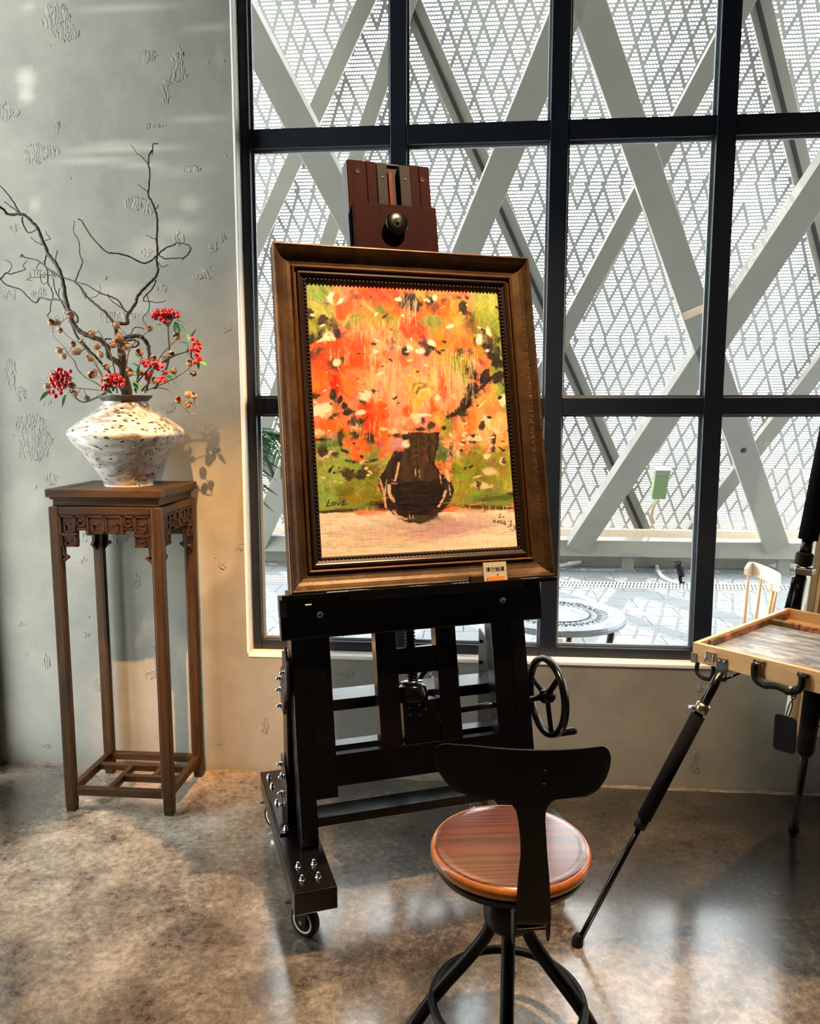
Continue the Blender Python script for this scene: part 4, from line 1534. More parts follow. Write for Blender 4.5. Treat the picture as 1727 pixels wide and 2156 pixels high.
# gearbox
gb = MB()
gb.box(.295, .415, .012, .085, .24, .40, lambda a, o, v: lp(a, -o, v))
gb.lathe([(.050, 0), (.052, .02), (.045, .05), (.033, .055)], 24, Vector(lp(.338, -.045, .395)), Vector(lp(.338, -.045, 1)) - Vector(lp(.338, -.045, 0)))
gbo = gb.build('gearbox', M['black'], easel, .004)
MB().lathe([(.024, 0), (.036, .003), (.036, .008), (.024, .009), (.020, .004)], 24, Vector(lp(.338, -.045, .452)), Vector(lp(.338, -.045, 1)) - Vector(lp(.338, -.045, 0))).build('collar', M['chrome'], gbo)
MB().lathe([(.030, -.02), (.050, -.012), (.052, .02), (.042, .034), (.02, .036)], 26, Vector(lp(.425, -.055, .345)), (1, 0, 0)).build('side_cover', M['black'], gbo)
for q in range(5):
    a_ = 2 * math.pi * q / 5
    P = Vector(lp(.338 + .03 * math.cos(a_), -.010, .37 + .018 * math.sin(a_)))
    MB().lathe([(.004, 0), (.004, .004)], 8, P, Vector(lp(0, 1, 0)) - Vector(lp(0, 0, 0)), False).build('cap_screw', M['chrome'], gbo)
# drive shaft and hand wheel
HW = Vector((.918, .315, .538))
sh0 = Vector(lp(.44, -.055, .345))
MB().tube([sh0, Vector((HW.x + .02, HW.y, HW.z))], .0105, 14).build('drive_shaft', M['black'], easel)


def hand_wheel(c, ax, r, parent, spin):
    ax = Vector(ax).normalized()
    u = ax.cross(Vector((0, 0, 1))).normalized()
    w = u.cross(ax)
    pts = [c + (u * math.cos(2 * math.pi * k / 48) + w * math.sin(2 * math.pi * k / 48)) * r for k in range(48)]
    m = MB()
    vs, fs = [], []
    for p in pts:
        d = (p - c).normalized()
        for q_, s_ in ((-.010, -.009), (.008, -.011), (.010, 0), (.008, .011), (-.010, .009)):
            vs.append(p + d * q_ + ax * s_)
    for k in range(48):
        for j in range(5):
            fs.append((5 * k + j, 5 * k + (j + 1) % 5, 5 * ((k + 1) % 48) + (j + 1) % 5, 5 * ((k + 1) % 48) + j))
    m.add(vs, fs, True)
    hw = m.build('hand_wheel', M['black'], parent)
    for k in range(3):
        a_ = spin + 2 * math.pi * k / 3
        d = u * math.cos(a_) + w * math.sin(a_)
        MB().bar(c + d * .012, c + d * (r - .006), .010, .020, d.cross(ax)).build('spoke', M['black'], hw, .002)
    MB().lathe([(.020, -.02), (.024, -.012), (.024, .014), (.018, .024), (0, .026)], 20, c, ax).build('hub', M['black'], hw)
    a_ = spin
    d = u * math.cos(a_) + w * math.sin(a_)
    g0 = c + d * (r - .004)
    MB().lathe([(.006, 0), (.0125, .012), (.0135, .03), (.0135, .085), (.010, .092), (0, .093)], 18, g0, ax).build('crank_handle', M['black'], hw)
    return hw


hand_wheel(HW, (1, 0, 0), .128, easel, math.radians(-72))
hand_wheel(Vector((.655, .70, .50)), (-.25, 1, .45), .085, easel, math.radians(100))
MB().tube([Vector((.655, .70, .50)), Vector((.66, .54, .44))], .009, 10).build('tilt_shaft', M['black'], easel)
# flat plate on the inside of the right rear post
x_ = mirA(.100)
MB().prism([(-.63, .30), (-.47, .30), (-.47, .655), (-.63, .70)], x_ - .006, x_, lambda b, z, x: (x, -b, z)).build('gusset_plate', simple('brown_black_plate', srgb(24, 19, 19), .4), easel, .001)
for b, z in ((-.60, .66), (-.60, .58), (-.53, .55), (-.57, .36)):
    MB().lathe([(.007, 0), (.007, .010)], 10, (x_ - .006, -b, z), (-1, 0, 0), False).build('cap_screw', M['black_matte'], easel)

# tray that carries the painting
LB(-.088, .782, .012, .045, .628, .750).build('tray_board', M['black'], easel, .003)
LB(-.088, .818, .012, .100, .750, .7645).build('tray_ledge', M['black'], easel, .002)
LB(.112, .690, .1003, .110, .735, .7655).build('tray_lip', M['black'], easel, .002)
LB(-.089, -.068, .010, .047, .70, .7655).build('corner_cap', simple('grey_plastic_cap', srgb(70, 68, 68), .5), easel, .001)
nd_ = Vector(lp(0, 1, 0)) - Vector(lp(0, 0, 0))
for a_, v_ in ((.033, .70), (.641, .70)):
    m = MB().lathe([(.0105, 0), (.0105, .002), (.0075, .003), (.0062, .0005), (0, .0005)], 20, Vector(lp(a_, .045, v_)), nd_)
    m.build('ring_bolt', M['chrome'], easel)
m = MB().lathe([(.0055, 0), (.0055, .02)], 6, Vector(lp(-.012, .05, .735)), (1, 0, 0), False)
m.build('hex_bolt', M['chrome'], easel)

# mast head above the painting
LB(.222, .510, .014, .040, 1.872, 2.035).build('head_block', M['maroon'], easel, .003)
for a0, a1 in ((.216, .281), (.282, .316), (.435, .467), (.468, .505)):
    LB(a0, a1, -.040, .012, 1.90, 2.195).build('head_slat', M['maroon'], easel, .002)
for a0, a1 in ((.3165, .353), (.396, .4345)):
    LB(a0, a1, -.04, .016, 1.90, 2.19).build('head_slide', simple('black_slide', srgb(14, 13, 17), .6, Specular_IOR_Level=.15), easel, .002)
LB(.3535, .3955, -.04, -.012, 1.90, 2.188).build('head_core', M['rubber'], easel)
LB(.358, .371, -.0119, .010, 1.95, 2.165).build('red_rule', M['red_wood'], easel, .001)
LB(.211, .2155, -.045, .008, 1.72, 2.19).build('side_strip', simple('grey_steel_strip', srgb(50, 58, 60), .5, .2), easel, .001)
LB(.245, .480, -.035, -.005, 2.1955, 2.203).build('head_cap', M['black'], easel, .002)
for a_, v_ in ((.252, 2.155), (.478, 2.145)):
    MB().lathe([(.008, 0), (.008, .0012), (.0055, .0014), (.005, .0002), (0, .0002)], 16, Vector(lp(a_, .012, v_)), nd_).build('screw_socket', M['dark_gap'], easel)
for a_ in (.336, .415):
    MB().lathe([(.004, 0), (.004, .0012), (0, .0012)], 12, Vector(lp(a_, .016, 2.14)), nd_).build('screw_head', M['chrome'], easel)
kn = MB().lathe([(.014, 0), (.014, .012), (.036, .014), (.0385, .018), (.0385, .026), (.035, .030), (.010, .029), (0, .029)], 32, Vector(lp(.36, .040, 1.958)), nd_)
ko = kn.build('clamp_knob', M['black'], easel)
MB().lathe([(.007, 0), (.006, .006), (0, .008)], 12, Vector(lp(.362, .069, 1.962)), nd_).build('knob_stud', M['brass'], ko)

# ================================================================== FRAMED PAINTING
e1 = Vector((math.cos(EYAW), math.sin(EYAW), 0))
nh = Vector((math.sin(EYAW), -math.cos(EYAW), 0))
vv_ = -sE * nh + cE * Vector((0, 0, 1))
NN = cE * nh + sE * Vector((0, 0, 1))


def lpw(a, o, v):
    foot = E0 + .111 * e1 - .209 * nh + Vector((0, 0, .19))
    return foot + e1 * a + NN * o + vv_ * v


PBO = lpw(-.056, .016, .766)
pmat = Matrix((e1, -NN, vv_)).transposed()
pic = thing('framed_painting', 'oil painting of orange flowers in a dark vase, in a wide crackled gold frame', 'painting', PBO, mat3=pmat)
PWd, PHt, FWd = .880, 1.098, .108


def crackle():
    t = NT('crackled_antique_gold')
    v = t.coord()
    vo = t.n('ShaderNodeTexVoronoi', feature='DISTANCE_TO_EDGE')
    vo.inputs['Scale'].default_value = 105
    nz = t.n('ShaderNodeTexNoise')
    nz.inputs['Scale'].default_value = 60
    t.l(v, nz.inputs['Vector'])
    wv = t.n('ShaderNodeVectorMath', operation='MULTIPLY_ADD')
    t.l(nz.outputs['Color'], wv.inputs[0])
    wv.inputs[1].default_value = (.02, .02, .02)
    t.l(v, wv.inputs[2])
    t.l(wv.outputs[0], vo.inputs['Vector'])
    crack = t.math('LESS_THAN', vo.outputs['Distance'], .055)
    n1 = t.noise(v, 14, 4, .6)
    base = t.ramp(n1, [(.35, srgb(66, 46, 27)), (.65, srgb(100, 72, 42))])
    base = t.mix(t.math('MULTIPLY', crack, .75), base, srgb(30, 20, 12))
    t.set(base, .36, t.math('SUBTRACT', .6, t.math('MULTIPLY', crack, .4)))
    t.bump(t.math('MULTIPLY', crack, -1.0), .4, .0012)
    return t.m


M['gold'] = crackle()
M['bronze'] = simple('dark_bronze_moulding', srgb(44, 29, 19), .32, .4, var=.2, scale=40)
M['gilt'] = simple('gilt_fillet', srgb(98, 66, 36), .3, .6, var=.2, scale=50)


def rail_sweep(prof, side):
    """mitred frame rail: prof = [(w inward, h towards viewer)]"""
    m = MB()
    n = len(prof)
    ends = []
    for e in (0, 1):
        row = []
        for w, h in prof:
            if side == 0: p = (w if e == 0 else PWd - w, -h, w)
            if side == 1: p = (PWd - w, -h, w if e == 0 else PHt - w)
            if side == 2: p = (PWd - w if e == 0 else w, -h, PHt - w)
            if side == 3: p = (w, -h, PHt - w if e == 0 else w)
            row.append(p)
        ends.append(row)
    vs = ends[0] + ends[1]
    fs = [(i, (i + 1) % n, n + (i + 1) % n, n + i) for i in range(n)] + [tuple(range(n)), tuple(range(n, 2 * n))]
    m.add(vs, fs)
    return m


cove = [(0, 0), (0, .058), (.002, .062), (.006, .0625), (.009, .060), (.015, .051), (.023, .042), (.033, .0345), (.045, .030), (.056, .028), (.060, .028), (.060, 0)]
fill1 = [(.060, .0), (.060, .030), (.0615, .034), (.0645, .0355), (.068, .034), (.0695, .029), (.0700, .024), (.077, .0235), (.077, 0)]
fill2 = [(.077, 0), (.077, .029), (.079, .0315), (.084, .032), (.0875, .030), (.089, .0255), (.097, .022), (.097, 0)]
lip = [(.097, 0), (.097, .0215), (.1055, .019), (FWd, .016), (FWd, 0)]
for s_ in range(4):
    rl = rail_sweep(cove, s_).build('frame_rail', M['gold'], pic)
    rail_sweep(fill1, s_).build('outer_fillet', M['gilt'], rl)
    rail_sweep(fill2, s_).build('inner_fillet', M['bronze'], rl)
    rail_sweep(lip, s_).build('sight_edge', M['bronze'], rl)
    # twisted bead run along the sight edge
    L = (PWd if s_ in (0, 2) else PHt) - 2 * .1
    nb = int(L / .0125)
    m = MB()
    for k in range(nb):
        s = .1 + L * (k + .5) / nb
        w = .101
        c_ = {0: (s, -.0215, w), 1: (PWd - w, -.0215, s), 2: (s, -.0215, PHt - w), 3: (w, -.0215, s)}[s_]
        ang = {0: .6, 1: .6 + math.pi / 2, 2: .6, 3: .6 + math.pi / 2}[s_]
        m.ball(c_, .0055, 6, 4, (1.15, .7, .72), Matrix.Rotation(-ang, 3, 'Y'))
    m.build('beading', M['bronze'], rl, clean=False)
# backing board, visible as the dark edge of the frame
MB().box(.006, PWd - .006, 0.0, .009, .006, PHt - .006).build('backing_board', M['black_matte'], pic)

# ---- the painted canvas: colours laid down stroke by stroke on a fine grid
CWn, CHn = 330, 450
cw, ch = PWd - 2 * FWd + .012, PHt - 2 * FWd + .012
quad = [(645, 590), (1046, 606), (1085, 1157), (679, 1174)]


def homog(src, dst):
    Amat, b = [], []
    for (x, y), (u, v) in zip(src, dst):
        Amat += [[x, y, 1, 0, 0, 0, -u * x, -u * y], [0, 0, 0, x, y, 1, -v * x, -v * y]]
        b += [u, v]
    h = np.linalg.solve(np.array(Amat, float), np.array(b, float))
    return np.append(h, 1).reshape(3, 3)


Hm = homog([(0, 0), (1, 0), (1, 1), (0, 1)], quad)
uu, vv = np.meshgrid(np.linspace(0, 1, CWn), np.linspace(0, 1, CHn))
qq = np.einsum('ij,jkl->ikl', Hm, np.stack([uu, vv, np.ones_like(uu)]))
PX, PY = qq[0] / qq[2], qq[1] / qq[2]
C1 = ((PX - 630) * 3.754, (PY - 580) * 3.754)
C2 = ((PX - 640) * 3.754, (PY - 870) * 3.754)


def vnoise(sx, sy, seed, oct_=3):
    g = np.random.default_rng(seed)
    out = np.zeros((CHn, CWn)); amp = 1.0; tot = 0
    for o_ in range(oct_):
        nx, ny = max(2, int(sx * 2 ** o_)), max(2, int(sy * 2 ** o_))
        a = g.random((ny + 2, nx + 2))
        x = np.linspace(0, nx, CWn); y = np.linspace(0, ny, CHn)
        xi, yi = np.minimum(x.astype(int), nx), np.minimum(y.astype(int), ny)
        fx_, fy_ = x - xi, y - yi
        fx_, fy_ = fx_ * fx_ * (3 - 2 * fx_), fy_ * fy_ * (3 - 2 * fy_)
        r0 = a[yi][:, xi] * (1 - fx_) + a[yi][:, xi + 1] * fx_
        r1 = a[yi + 1][:, xi] * (1 - fx_) + a[yi + 1][:, xi + 1] * fx_
        out += amp * (r0 * (1 - fy_[:, None]) + r1 * fy_[:, None]); tot += amp; amp *= .5
    return out / tot - .5


NZ = [vnoise(14, 18, 11), vnoise(34, 46, 12), vnoise(70, 95, 13, 2), vnoise(90, 14, 14, 2), vnoise(16, 120, 15, 2), vnoise(150, 30, 16, 2), vnoise(8, 10, 17)]
IM = np.zeros((CHn, CWn, 3))
IM[:] = (240, 128, 86)
RELIEF = np.zeros((CHn, CWn))


def put(alpha, col, jit=14, tex=3):
    global IM
    a = np.clip(alpha, 0, 1)[..., None]
    c = np.array(col, float)[None, None] + NZ[tex][..., None] * jit * 2.2 + NZ[2][..., None] * jit
    IM = IM * (1 - a) + c * a
    RELIEF[:] = RELIEF * (1 - a[..., 0]) + a[..., 0] * (.5 + NZ[tex] + .5 * NZ[2])


def S(C, x, y, rx, ry, col, ang=0.0, soft=.25, rough=.55, jit=14, tex=3, al=1.0):
    c_, s_ = math.cos(math.radians(ang)), math.sin(math.radians(ang))
    dx, dy = C[0] - x, C[1] - y
    a, b = (dx * c_ + dy * s_) / rx, (-dx * s_ + dy * c_) / ry
    d = np.sqrt(a * a + b * b) + NZ[1] * rough + NZ[0] * rough * .7 + NZ[2] * rough * 1.1
    put(al * (1 - d) / soft + (0.5 if al > .9 else 0), col, jit, tex) if al > .9 else put(al * np.clip((1 - d) / soft + .5, 0, 1), col, jit, tex)


def LN(C, pts, w, col, al=1.0, wob=0.0):
    d = np.full((CHn, CWn), 1e9)
    for (x0, y0), (x1, y1) in zip(pts[:-1], pts[1:]):
        ex, ey = x1 - x0, y1 - y0
        t_ = np.clip(((C[0] - x0) * ex + (C[1] - y0) * ey) / (ex * ex + ey * ey + 1e-9), 0, 1)
        d = np.minimum(d, np.hypot(C[0] - x0 - ex * t_, C[1] - y0 - ey * t_))
    d = d + NZ[2] * wob
    put(al * np.clip((w / 2 + 2.2 - d) / 3.2, 0, 1), col, 6)


OR, RD, SA, PE, GR, OL, DK, CR, PK, AM = (247, 106, 34), (243, 74, 20), (242, 132, 86), (242, 158, 114), (132, 150, 60), (134, 138, 44), (38, 27, 24), (244, 226, 200), (208, 138, 138), (236, 138, 52)
LG_, MU, BR = (186, 182, 96), (200, 158, 160), (110, 70, 44)
# grounds
S(C1, 120, 200, 210, 330, GR, 0, .3); S(C1, 200, 270, 120, 60, LG_, 20, .6, al=.7); S(C1, 130, 420, 200, 110, OL, 0, .5); S(C1, 100, 190, 40, 120, (150, 178, 92), 5, .8, al=.7)
S(C1, 1480, 300, 150, 420, GR, -4, .3); S(C1, 1420, 200, 80, 110, LG_, 10, .7, al=.6); S(C1, 1580, 640, 90, 400, (134, 148, 54), 0, .4); S(C1, 1590, 900, 50, 260, GR, 0, .4)
S(C2, 330, 480, 320, 330, GR, 0, .3); S(C2, 250, 430, 160, 120, (168, 176, 92), 20, .6, al=.8); S(C2, 160, 560, 120, 110, (160, 190, 110), 0, .7, al=.7); S(C2, 400, 640, 230, 110, OL, 0, .4)
S(C2, 1450, 520, 300, 260, OL, 0, .3); S(C2, 1600, 400, 90, 280, LG_, 0, .5, al=.8); S(C2, 1400, 680, 330, 60, GR, 0, .4); S(C2, 180, 700, 120, 60, (150, 172, 84), 0, .5)
# table top
put(np.clip((C2[1] - (775 + NZ[0] * 40 - 0.012 * (C2[0] - 900))) / 12, 0, 1), (252, 232, 206), 8, 4)
S(C2, 900, 900, 420, 90, MU, -4, .9, al=.65, tex=4); S(C2, 1080, 930, 330, 70, (196, 150, 158), -10, .9, al=.6, tex=4); S(C2, 520, 960, 300, 70, (238, 200, 178), -5, .9, al=.5, tex=4); S(C2, 1300, 870, 260, 60, (214, 176, 170), 0, .9, al=.6, tex=4)
# dark line at the table edge
LN(C2, [(130, 775), (350, 765), (600, 745), (640, 735)], 18, (60, 50, 30), .9, 10); LN(C2, [(1110, 725), (1300, 742), (1640, 768)], 20, (52, 48, 26), .9, 10)
S(C2, 1530, 680, 170, 26, (78, 84, 30), 0, .5, al=.8, tex=4); S(C2, 1640, 650, 60, 14, (50, 50, 28), 0, .5); S(C2, 590, 725, 60, 24, (44, 36, 26), 0, .4)
# mass of orange blossom
S(C1, 620, 500, 480, 400, SA, 0, .4); S(C1, 900, 850, 420, 330, PE, 0, .6); S(C1, 850, 260, 420, 170, OR, 0, .5); S(C1, 450, 240, 150, 100, (247, 126, 80), 0, .4)
S(C1, 640, 140, 160, 60, RD, 5, .5); S(C1, 900, 250, 90, 200, (246, 110, 60), 0, .6); S(C1, 1180, 280, 190, 150, AM, 0, .5); S(C1, 1120, 260, 80, 60, OR, 0, .5); S(C1, 1280, 390, 110, 90, (226, 150, 72), 0, .6)
S(C1, 920, 400, 90, 110, RD, 0, .8, al=.8); S(C1, 360, 280, 60, 80, RD, 20, .6, al=.7); S(C1, 300, 580, 190, 110, RD, 0, .5); S(C1, 480, 640, 150, 150, RD, 10, .4); S(C1, 200, 700, 130, 140, RD, 0, .4)
S(C1, 560, 580, 110, 40, RD, 25, .4); S(C1, 590, 690, 70, 60, RD, 30, .6); S(C1, 440, 560, 70, 50, RD, -30, .5); S(C1, 170, 830, 90, 100, OR, 0, .5); S(C1, 330, 840, 80, 120, RD, 0, .4); S(C1, 470, 830, 140, 90, (248, 126, 66), 0, .6)
S(C1, 650, 600, 120, 90, PE, 0, .8, al=.8); S(C1, 860, 660, 110, 60, (246, 120, 80), 0, .7, al=.8); S(C1, 1130, 560, 90, 100, AM, 20, .5); S(C1, 1180, 680, 110, 110, (246, 140, 70), 30, .7, al=.8); S(C1, 1330, 560, 100, 70, (240, 130, 50), 0, .8, al=.7)
S(C1, 560, 960, 70, 200, (247, 160, 118), 0, .7); S(C1, 1130, 870, 50, 60, RD, 0, .5); S(C1, 1120, 950, 60, 50, (240, 104, 76), 20, .5); S(C1, 950, 900, 120, 110, (236, 172, 82), 0, .6, al=.9); S(C1, 920, 1000, 40, 90, (232, 190, 96), 0, .6, al=.8)
S(C1, 540, 1060, 60, 90, RD, 0, .5); S(C1, 660, 1060, 40, 90, RD, 0, .6, al=.85); S(C1, 850, 1060, 40, 30, RD, -20, .5, al=.8); S(C1, 1040, 1060, 40, 80, RD, 0, .7, al=.8); S(C1, 1400, 1020, 160, 100, (240, 150, 74), 0, .7)
S(C2, 220, 90, 140, 60, OR, 0, .4); S(C2, 420, 270, 110, 100, (248, 110, 50), 0, .3); S(C2, 560, 80, 100, 120, RD, 0, .4); S(C2, 620, 180, 60, 50, OR, 0, .5); S(C2, 820, 90, 170, 60, PE, 0, .5); S(C2, 1080, 60, 110, 60, (244, 150, 90), 0, .6)
S(C2, 1150, 220, 70, 200, PE, 0, .5); S(C2, 1330, 140, 160, 130, (246, 160, 100), 0, .6); S(C2, 1300, 90, 50, 80, OR, 0, .7, al=.8); S(C2, 1450, 160, 110, 120, (226, 178, 110), 0, .6); S(C2, 1240, 200, 40, 60, (243, 104, 60), 0, .6); S(C2, 1530, 60, 60, 80, (216, 180, 110), 0, .6)
# green ground showing round the bouquet
S(C1, 1500, 250, 150, 210, (136, 152, 62), 8, .35, .6); S(C1, 1470, 190, 90, 120, (170, 176, 84), 20, .6, .7, al=.8); S(C1, 1575, 620, 70, 300, (128, 146, 56), 0, .4, .6); S(C1, 120, 190, 130, 170, (146, 160, 70), 0, .35, .6); S(C1, 190, 280, 110, 60, (190, 186, 96), 20, .5, .7, al=.85); S(C1, 150, 430, 150, 80, (140, 140, 52), 0, .4, .6)
S(C2, 220, 400, 150, 150, (150, 164, 76), 0, .4, .6); S(C2, 1480, 450, 190, 150, (146, 146, 52), 0, .4, .6)
# green leaves inside the bouquet
S(C1, 640, 280, 60, 50, OL, 20, .4); S(C1, 480, 340, 90, 40, OL, 0, .5); S(C1, 620, 350, 130, 50, (166, 140, 52), 0, .6, al=.85); S(C1, 740, 340, 60, 40, OL, 0, .5); S(C1, 1030, 360, 90, 50, (136, 142, 66), 0, .35); S(C1, 1050, 420, 40, 50, (136, 142, 66), 0, .4)
S(C1, 1270, 680, 80, 70, OL, 0, .4); S(C1, 1300, 780, 40, 90, (140, 132, 44), 10, .5); S(C1, 360, 390, 60, 30, (110, 130, 60), 0, .5); S(C1, 760, 470, 16, 60, (120, 130, 60), 0, .5, al=.8); S(C1, 1350, 390, 60, 60, (112, 98, 44), 0, .6, al=.8); S(C1, 960, 150, 70, 40, LG_, 0, .5, al=.8)
S(C2, 200, 230, 100, 40, (84, 128, 60), 0, .4); S(C2, 640, 420, 60, 80, (160, 150, 70), 30, .4); S(C2, 540, 450, 60, 50, (118, 104, 34), 0, .5); S(C2, 1070, 320, 45, 100, (88, 118, 48), 0, .4); S(C2, 1130, 100, 30, 70, OL, 0, .5); S(C2, 1410, 430, 130, 110, OL, 0, .4); S(C2, 1180, 620, 90, 140, (160, 152, 56), 0, .5)
S(C2, 1350, 290, 60, 50, (138, 140, 52), 0, .5); S(C2, 1230, 420, 70, 120, OL, 10, .5)
# darks
for q in ((200, 360, 42, 45, 30), (280, 370, 30, 36, 0), (100, 290, 26, 24, 20), (110, 330, 28, 16, 0), (150, 490, 60, 34, -12), (300, 460, 60, 32, 0), (120, 520, 40, 20, -30)):
    S(C1, q[0], q[1], q[2], q[3], DK if q[0] != 280 else (84, 88, 50), q[4], .4, .5, 8)
for q in ((870, 200, 90, 60, 20), (460, 165, 50, 22, 5), (1025, 190, 32, 30, 0), (1130, 195, 30, 20, -50), (1075, 240, 24, 44, 30), (1280, 230, 30, 50, 10), (1310, 290, 44, 20, 10), (1315, 155, 22, 28, 0), (1240, 160, 50, 16, 10), (250, 170, 20, 60, 20)):
    S(C1, *q[:4], BR if q[0] in (1130, 1075, 460, 250, 1240) else (60, 42, 36), q[4], .45, .6, 8)
for q in ((830, 600, 30, 34), (965, 530, 28, 26), (1035, 565, 26, 32), (990, 610, 22, 28), (720, 560, 26, 80), (160, 600, 40, 30), (130, 640, 28, 30), (290, 710, 40, 42), (345, 670, 22, 32), (1250, 600, 34, 22), (1330, 610, 22, 24), (1380, 530, 18, 34), (1450, 470, 34, 44), (1430, 690, 24, 22)):
    S(C1, q[0], q[1], q[2], q[3], (62, 44, 38), 0, .9, 1.1, 8, al=.85)
for q in ((278, 945, 34, 42, 0), (335, 980, 22, 40, 20), (365, 1030, 22, 28, 0), (305, 1020, 26, 18, 0), (390, 1085, 40, 30, 10), (1355, 770, 46, 56, -30), (1445, 800, 34, 60, 20), (1550, 800, 52, 36, -35), (1350, 890, 50, 44, 0), (1470, 560, 44, 30, 20), (1510, 640, 66, 30, 20), (1545, 600, 24, 40, 0), (1550, 690, 44, 36, 20), (1545, 500, 34, 18, -20), (1300, 1010, 38, 56, 20), (1240, 1080, 70, 26, -30), (1300, 940, 22, 16, 0), (1370, 965, 22, 16, 0), (145, 950, 34, 26, 0), (1270, 1090, 50, 30, 0), (505, 990, 26, 26, 0)):
    S(C1, *q[:4], (46, 40, 28), q[4], .3, .45, 8)
LN(C1, [(1530, 780), (1470, 840), (1400, 910), (1340, 950), (1280, 1020), (1200, 1100)], 20, (48, 38, 28), .95, 10)
LN(C1, [(1530, 620), (1525, 540), (1560, 490)], 12, (56, 60, 34), .9, 6)
# a second pass of small bristle strokes picks the colours up and breaks the edges
def restroke(n, l0, l1, w0, w1, jit, seed):
    g = np.random.default_rng(seed)
    for _ in range(n):
        x, y = g.integers(4, CWn - 4), g.integers(4, CHn - 4)
        top = y < .60 * CHn
        table = y > .79 * CHn
        L_ = g.uniform(l0, l1) * (1.5 if table else 1)
        w_ = g.uniform(w0, w1)
        a_ = g.normal(1.5, .55) if top else (g.normal(0, .12) if table else g.uniform(-1.2, 1.2))
        c = IM[y, x] + g.normal(0, jit * (.35 if table else 1), 3) + g.normal(0, jit * (.3 if table else .8))
        R_ = int(L_ + 3)
        x0, x1, y0, y1 = max(0, x - R_), min(CWn, x + R_ + 1), max(0, y - R_), min(CHn, y + R_ + 1)
        yy, xx = np.mgrid[y0:y1, x0:x1]
        dx, dy = xx - x, yy - y
        p = dx * math.cos(a_) + dy * math.sin(a_)
        q = -dx * math.sin(a_) + dy * math.cos(a_) + g.uniform(-.03, .03) * p * p / max(L_, 1)
        al = np.clip((1 - np.abs(p) / L_) * 4, 0, 1) * np.clip((w_ - np.abs(q)) * 1.4 + .5, 0, 1)
        br = .62 + .38 * np.sin(q * 2.6 + g.uniform(0, 6)) * np.sin(q * 1.1 + 1)
        al = (al * br * .92)[..., None]
        IM[y0:y1, x0:x1] = IM[y0:y1, x0:x1] * (1 - al) + c * al
        RELIEF[y0:y1, x0:x1] = RELIEF[y0:y1, x0:x1] * (1 - al[..., 0]) + al[..., 0] * (.4 + .6 * br)


restroke(1300, 7, 16, 2.0, 4.2, 15, 21)
# vase
def POLY(C, pts, col, edge=10, jit=12, tex=3, al=1.0):
    x, y = C[0] + NZ[1] * edge * 2 + NZ[2] * edge, C[1] + NZ[0] * edge * 2 + NZ[2] * edge
    ins = np.zeros((CHn, CWn), bool)
    for (x0, y0), (x1, y1) in zip(pts, pts[1:] + pts[:1]):
        if y0 == y1:
            continue
        c_ = ((y0 > y) != (y1 > y)) & (x < (x1 - x0) * (y - y0) / (y1 - y0) + x0)
        ins ^= c_
    put(ins * al, col, jit, tex)


POLY(C2, [(800, 160), (1055, 150), (1050, 250), (1020, 400), (1060, 470), (1150, 540), (1170, 620), (1140, 700), (1080, 780), (1000, 840), (900, 870), (780, 850), (690, 790), (640, 720), (600, 600), (590, 520), (650, 440), (690, 330), (720, 250)], (50, 35, 29), 8)
POLY(C2, [(820, 170), (1040, 160), (1035, 260), (1000, 400), (1040, 480), (1000, 540), (760, 540), (740, 470), (760, 360), (790, 260)], (66, 47, 33), 10, 16)
POLY(C2, [(730, 550), (900, 530), (1060, 545), (1100, 620), (1060, 720), (980, 800), (880, 820), (780, 780), (720, 700), (700, 620)], (36, 25, 23), 10, 7, 4)
S(C2, 900, 835, 130, 26, (84, 66, 46), 0, .6, .8, 10, 4, al=.7)
for pts, w in (([(745, 395), (735, 450), (715, 540)], 16), ([(668, 575), (672, 640), (700, 690)], 26), ([(600, 520), (620, 600), (650, 760)], 9), ([(650, 520), (640, 620), (640, 740)], 7), ([(1110, 460), (1130, 540)], 22), ([(1105, 620), (1080, 690), (1050, 740)], 16), ([(1130, 570), (1140, 650)], 8), ([(700, 770), (740, 815), (800, 840)], 16), ([(870, 440), (875, 500)], 8), ([(900, 460), (905, 510)], 8), ([(820, 790), (830, 835)], 8), ([(850, 800), (855, 845)], 6), ([(960, 330), (965, 380)], 5), ([(1060, 480), (1070, 560)], 7), ([(730, 560), (690, 555)], 7)):
    LN(C2, pts, w, (240, 196, 156), .92, 10)
for q in ((278, 945, 34, 42, 0), (335, 980, 22, 40, 20), (365, 1030, 22, 28, 0), (390, 1085, 40, 30, 10), (1355, 770, 46, 56, -30), (1445, 800, 34, 60, 20), (1550, 800, 52, 36, -35), (1350, 890, 50, 44, 0), (1470, 560, 44, 30, 20), (1510, 640, 66, 30, 20), (1550, 690, 44, 36, 20), (1300, 1010, 38, 56, 20), (1240, 1080, 70, 26, -30), (870, 205, 86, 52, 20), (1280, 235, 30, 46, 10), (200, 360, 42, 42, 30), (830, 600, 26, 30, 0), (1035, 565, 22, 28, 0)):
    S(C1, *q[:4], (44, 36, 28), q[4], .22, .75, 10)
LN(C1, [(1530, 780), (1470, 840), (1400, 910), (1340, 950), (1280, 1020), (1200, 1100)], 18, (46, 36, 28), .95, 14)
